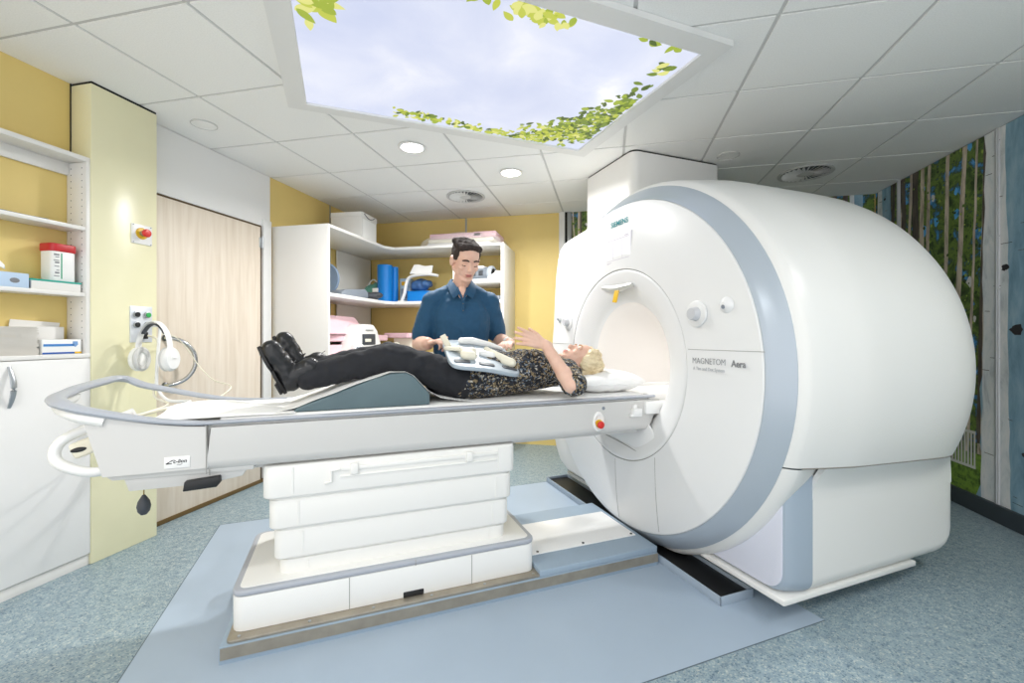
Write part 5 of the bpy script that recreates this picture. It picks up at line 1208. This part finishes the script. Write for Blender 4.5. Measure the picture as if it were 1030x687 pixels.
# receiver coil held over the lap
NL, NR, FL, FR = Vector((.895, .085, 1.074)), Vector((1.255, .085, 1.016)), Vector((.93, .475, 1.196)), Vector((1.300, .475, 1.150))
def cp(a, b_, h=0.0):
    p = (NL * (1 - a) + NR * a) * (1 - b_) + (FL * (1 - a) + FR * a) * b_
    n = (NR - NL).cross(FL - NL).normalized(); n = n if n.z > 0 else -n
    return p + n * (h + .012 * math.sin(PI * a))
t = thing('body_coil', 'pale grey receiver coil plate with cream foam pieces held over the lap', 'receiver coil', cp(.5, .5), frame=SF)
bm = new(); o2 = rrect(0, 1, 0, 1, .13, 6); q = bmesh.new()
bmesh.ops.create_grid(q, x_segments=26, y_segments=26, size=.5)
def rr_map(x, y):        # square to rounded square
    x, y = x * 2, y * 2; m_ = max(abs(x), abs(y)); 
    if m_ < 1e-6: return .5, .5
    l4 = (abs(x) ** 6 + abs(y) ** 6) ** (1 / 6); k = m_ / l4 if m_ > .6 else 1 + (m_ / l4 - 1) * (m_ / .6)
    return .5 + x * k / 2, .5 + y * k / 2
top = {}
for v_ in q.verts:
    a, b_ = rr_map(v_.co.x, v_.co.y); v_.co = cp(a, b_, .010)
ext = bmesh.ops.extrude_face_region(q, geom=q.faces[:]); nn = (NR - NL).cross(FL - NL).normalized(); nn = nn if nn.z > 0 else -nn
for e_ in ext['geom']:
    if isinstance(e_, bmesh.types.BMVert): e_.co -= nn * .020
bmesh.ops.recalc_face_normals(q, faces=q.faces[:])
es = [e for e in q.edges if len(e.link_faces) == 2 and e.calc_face_angle(0) > R(45)]
bmesh.ops.bevel(q, geom=es, offset=.006, segments=3, affect='EDGES', profile=.5)
merge(bm, q); obj('coil_plate', bm, mat('coil_pale_grey', (166, 178, 188), .4), t, frame=SF)
def slot(a, b_, la=.078, lb=.034, rot=0):
    bm_ = new(); c_ = cp(a, b_, .0105); X_ = (cp(a + .01, b_) - cp(a - .01, b_)).normalized(); Y_ = nn.cross(X_)
    mx_ = Matrix.Translation(c_) @ Matrix((X_, Y_, nn)).transposed().to_4x4() @ Matrix.Rotation(rot, 4, 'Z')
    prism(bm_, rrect(-la / 2, la / 2, -lb / 2, lb / 2, .008, 4), 'z', -.002, .0035, bev=.001); bm_.transform(mx_); obj('slot', bm_, M['dark_grey'], t, frame=SF)
for a, b_ in ((.17, .17), (.50, .14), (.84, .16), (.10, .62), (.86, .56), (.84, .74)): slot(a, b_)
def foam(parts, name, m, label=None, wob=None):
    bm_ = new()
    for (a0, b0, h0, r0, a1, b1, h1, r1) in parts: cone(bm_, cp(a0, b0, h0), r0, cp(a1, b1, h1), r1)
    o_ = organic(name, bm_, m, t, voxel=.0045, smooth=4, frame=SF); 
    if label: o_['label'] = label
foam([(.22, .30, .028, .024, .33, .40, .030, .025), (.24, .28, .026, .024, .32, .27, .028, .023), (.17, .52, .024, .018, .26, .40, .026, .021)], 'foam_roll', M['cream'], 'cream foam roll on the left half')
foam([(.80, .30, .026, .024, .88, .25, .027, .025), (.84, .28, .025, .025, .70, .46, .024, .019), (.70, .46, .023, .019, .60, .64, .022, .014)], 'foam_boot', M['cream'], 'long cream foam boot on the right half')
foam([(.50, .46, .020, .018, .64, .42, .020, .018)], 'white_cap', M['white'], 'white oval cap in the middle')
foam([(.26, .84, .026, .018, .42, .86, .028, .020), (.42, .86, .028, .020, .70, .84, .024, .016), (.70, .84, .024, .016, .88, .80, .02, .011)], 'white_hose', M['white'], 'long white padded hose along the far edge')
bm = new(); b2_ = bmesh.new(); box(b2_, -.016, .016, -.006, .006, -.02, .065, bev=.004); merge(bm, b2_, Matrix.Translation(cp(.06, .70, .012)) @ Matrix.Rotation(R(-28), 4, 'Y')); obj('clip', bm, M['cream'], t, frame=SF)
bm = new(); b2_ = bmesh.new(); box(b2_, -.05, .05, -.016, .016, 0, .022, bev=.008, seg=3); merge(bm, b2_, Matrix.Translation(cp(.10, .52, .012)) @ Matrix.Rotation(R(-50), 4, 'Z')); obj('clip', bm, M['cream'], t, frame=SF)
# ------------------------------------------------------------------ headphones on a holder pole, cables, squeeze bulb
WX = -2.50
def HP(px, py, pz): return Vector((px, py, pz))
t = thing('headphones', 'white headphones hanging beside the socket plate at the pillar', 'headphones', HP(-2.56, 2.07, 1.02))
hc = Vector((-2.545, 2.02, 1.085))      # centre between the ear cups
mxh = Matrix.Translation(hc) @ Matrix.Rotation(R(8), 4, 'Z')
bm = new(); tube(bm, [mxh @ Vector((.098 * math.cos(a), 0, .055 + .165 * math.sin(a))) for a in [PI * k / 20 for k in range(21)]], .010, 8, flat=(2.0, .6)); hb_ = obj('headband', bm, M['white'], t)
bm = new(); tube(bm, [mxh @ Vector((.086 * math.cos(a), 0, .055 + .150 * math.sin(a))) for a in [PI * (.22 + .56 * k / 12) for k in range(13)]], .009, 8, flat=(1.8, .6)); obj('band_padding', bm, M['dark_grey'], hb_)
for k in (-1, 1):
    bm = new(); lathe(bm, [(-.024, 0), (-.024, .040), (-.018, .052), (.0, .056), (.012, .052), (.020, .044), (.022, 0)], mxh @ Matrix.Translation((k * .100, 0, .005)) @ Matrix.Rotation(k * PI / 2, 4, 'Y') @ Matrix.Diagonal((1.25, 1, 1, 1)), 32); ec = obj('ear_cup', bm, M['white'], t)
    bm = new(); lathe(bm, [(.010, .030), (.012, .052), (.026, .056), (.034, .046), (.030, .030), (.010, .030)], mxh @ Matrix.Translation((k * .100, 0, .005)) @ Matrix.Rotation(-k * PI / 2, 4, 'Y') @ Matrix.Diagonal((1.25, 1, 1, 1)), 32); obj('ear_cushion', bm, mat('cushion_light_grey', (206, 206, 204), .7), ec)
    bm = new(); tube(bm, [mxh @ Vector((k * .112, 0, .06)), mxh @ Vector((k * .118, 0, .035)), mxh @ Vector((k * .122, 0, .01))], .010, 8, flat=(1.6, .7)); obj('yoke', bm, M['white'], t)
t = thing('headphone_cable', 'white cable bundle running from socket plate down past the headphones to the table', 'cable', (-2.6, 2.07, .95))
e_ = S(-.18, .42, .905)
bm = new(); tube(bm, catmull([(-2.672, 2.098, 1.288), (-2.60, 2.09, 1.285), (-2.555, 2.06, 1.25), (-2.545, 2.04, 1.12), (-2.54, 2.03, 1.0), (-2.52, 2.02, .92), (-2.42, 2.0, .86), (-2.25, 1.98, .86), S(-.42, .50, .87), S(-.30, .46, .90), e_], 6), .008, 8); obj('cable', bm, M['white'], t)
bm = new(); tube(bm, catmull([(-2.66, 2.075, 1.225), (-2.60, 2.08, 1.20), (-2.57, 2.06, 1.1), (-2.56, 2.04, .98), (-2.52, 2.0, .88), (-2.40, 1.98, .84), S(-.44, .47, .865), S(-.31, .44, .898), S(-.20, .39, .909)], 6), .006, 8); obj('cable', bm, M['cream'], t)
bm = new(); lathe(bm, [(0, 0), (0, .010), (.05, .013), (.06, .008), (.06, 0)], Matrix.Translation((-2.672, 2.098, 1.288)) @ Matrix.Rotation(PI / 2, 4, 'Y'), 16); obj('plug', bm, M['white'], t)
t = thing('thin_hose', 'thin cream hose looping from the headphones across the wood door to the table', 'hose', (-2.6, 2.3, .9))
bm = new(); tube(bm, catmull([(-2.56, 2.06, 1.235), (-2.62, 2.20, 1.22), (-2.68, 2.33, 1.15), (-2.66, 2.40, 1.03), (-2.50, 2.36, .94), (-2.2, 2.2, .92), S(-.14, .55, .912), S(-.06, .50, .914)], 8), .0035, 6); obj('hose', bm, M['cream'], t)
t = thing('squeeze_bulb', 'dark grey call bulb hanging on a thin cord below the table foot end', 'call bulb', S(-.28, .30, .55))
bp = S(-.30, .22, .565)
bm = new(); lathe(bm, [(-.045, 0), (-.042, .010), (-.030, .019), (-.010, .023), (.010, .019), (.026, .010), (.034, .005), (.036, 0)], Matrix.Translation(bp), 24); obj('bulb', bm, M['dark_grey'], t)
bm = new(); tube(bm, [bp + Vector((0, 0, .03)), bp + Vector((.001, 0, .07)), bp + Vector((0, 0, .14))], .0025, 6); obj('cord', bm, mat('cord_tan', (150, 128, 70), .6), t)
WORLD=1.25; P_DOWN=20; P_FILL=8.5; P_BORE=1.6; EXPO=.55
BACK_FILLS=[(-1.6,.3),(.0,-.3),(1.5,.3),(2.1,1.3)]  # positions of added lamps outside the view, placed to brighten the room
# ================================================================== light, camera, view
w_ = bpy.data.worlds.new('world'); SC.world = w_; w_.use_nodes = True
w_.node_tree.nodes['Background'].inputs['Color'].default_value = (*lin((252, 252, 254)), 1)
w_.node_tree.nodes['Background'].inputs['Strength'].default_value = WORLD
def lamp(name, x, y, z, power, size, spread=160, col=(1, .99, .975)):
    l = bpy.data.lights.new(name, 'AREA'); l.shape = 'DISK'; l.size = size; l.energy = power; l.color = col; l.spread = R(spread)
    o = bpy.data.objects.new(name, l); COL.objects.link(o); o.location = (x, y, z); return o
for x, y, l in LAMPS: lamp('downlight_and_fill_lamp', x, y, CEIL - .022, P_DOWN, .14)
for x, y in BACK_FILLS: lamp('downlight_and_fill_lamp', x, y, CEIL - .022, P_FILL, .16)  # added fill lights without fixtures, out of view, not actual downlights
lb = lamp('bore_lamp', 0, 0, 0, P_BORE, 1, spread=150, col=(1, .985, .96)); lb.data.shape = 'RECTANGLE'; lb.data.size = .9; lb.data.size_y = .12
lb.matrix_world = Matrix.Translation(S(2.72, VC, ZC + .345)) @ Matrix.Rotation(ANG, 4, 'Z')
cam = bpy.data.cameras.new('camera'); co = bpy.data.objects.new('camera', cam); COL.objects.link(co)
cam.sensor_width = 36; cam.sensor_fit = 'HORIZONTAL'; cam.lens = 36 * 441.7 / 1030
co.location = (0, 0, 1.224); co.rotation_euler = (R(90), 0, .2164)
cam.shift_y = -5.8 / 1030; cam.clip_start = .05
SC.camera = co
SC.view_settings.view_transform = 'Standard'; SC.view_settings.look = 'None'; SC.view_settings.gamma = 1
SC.view_settings.use_curve_mapping = False; SC.view_settings.exposure = EXPO
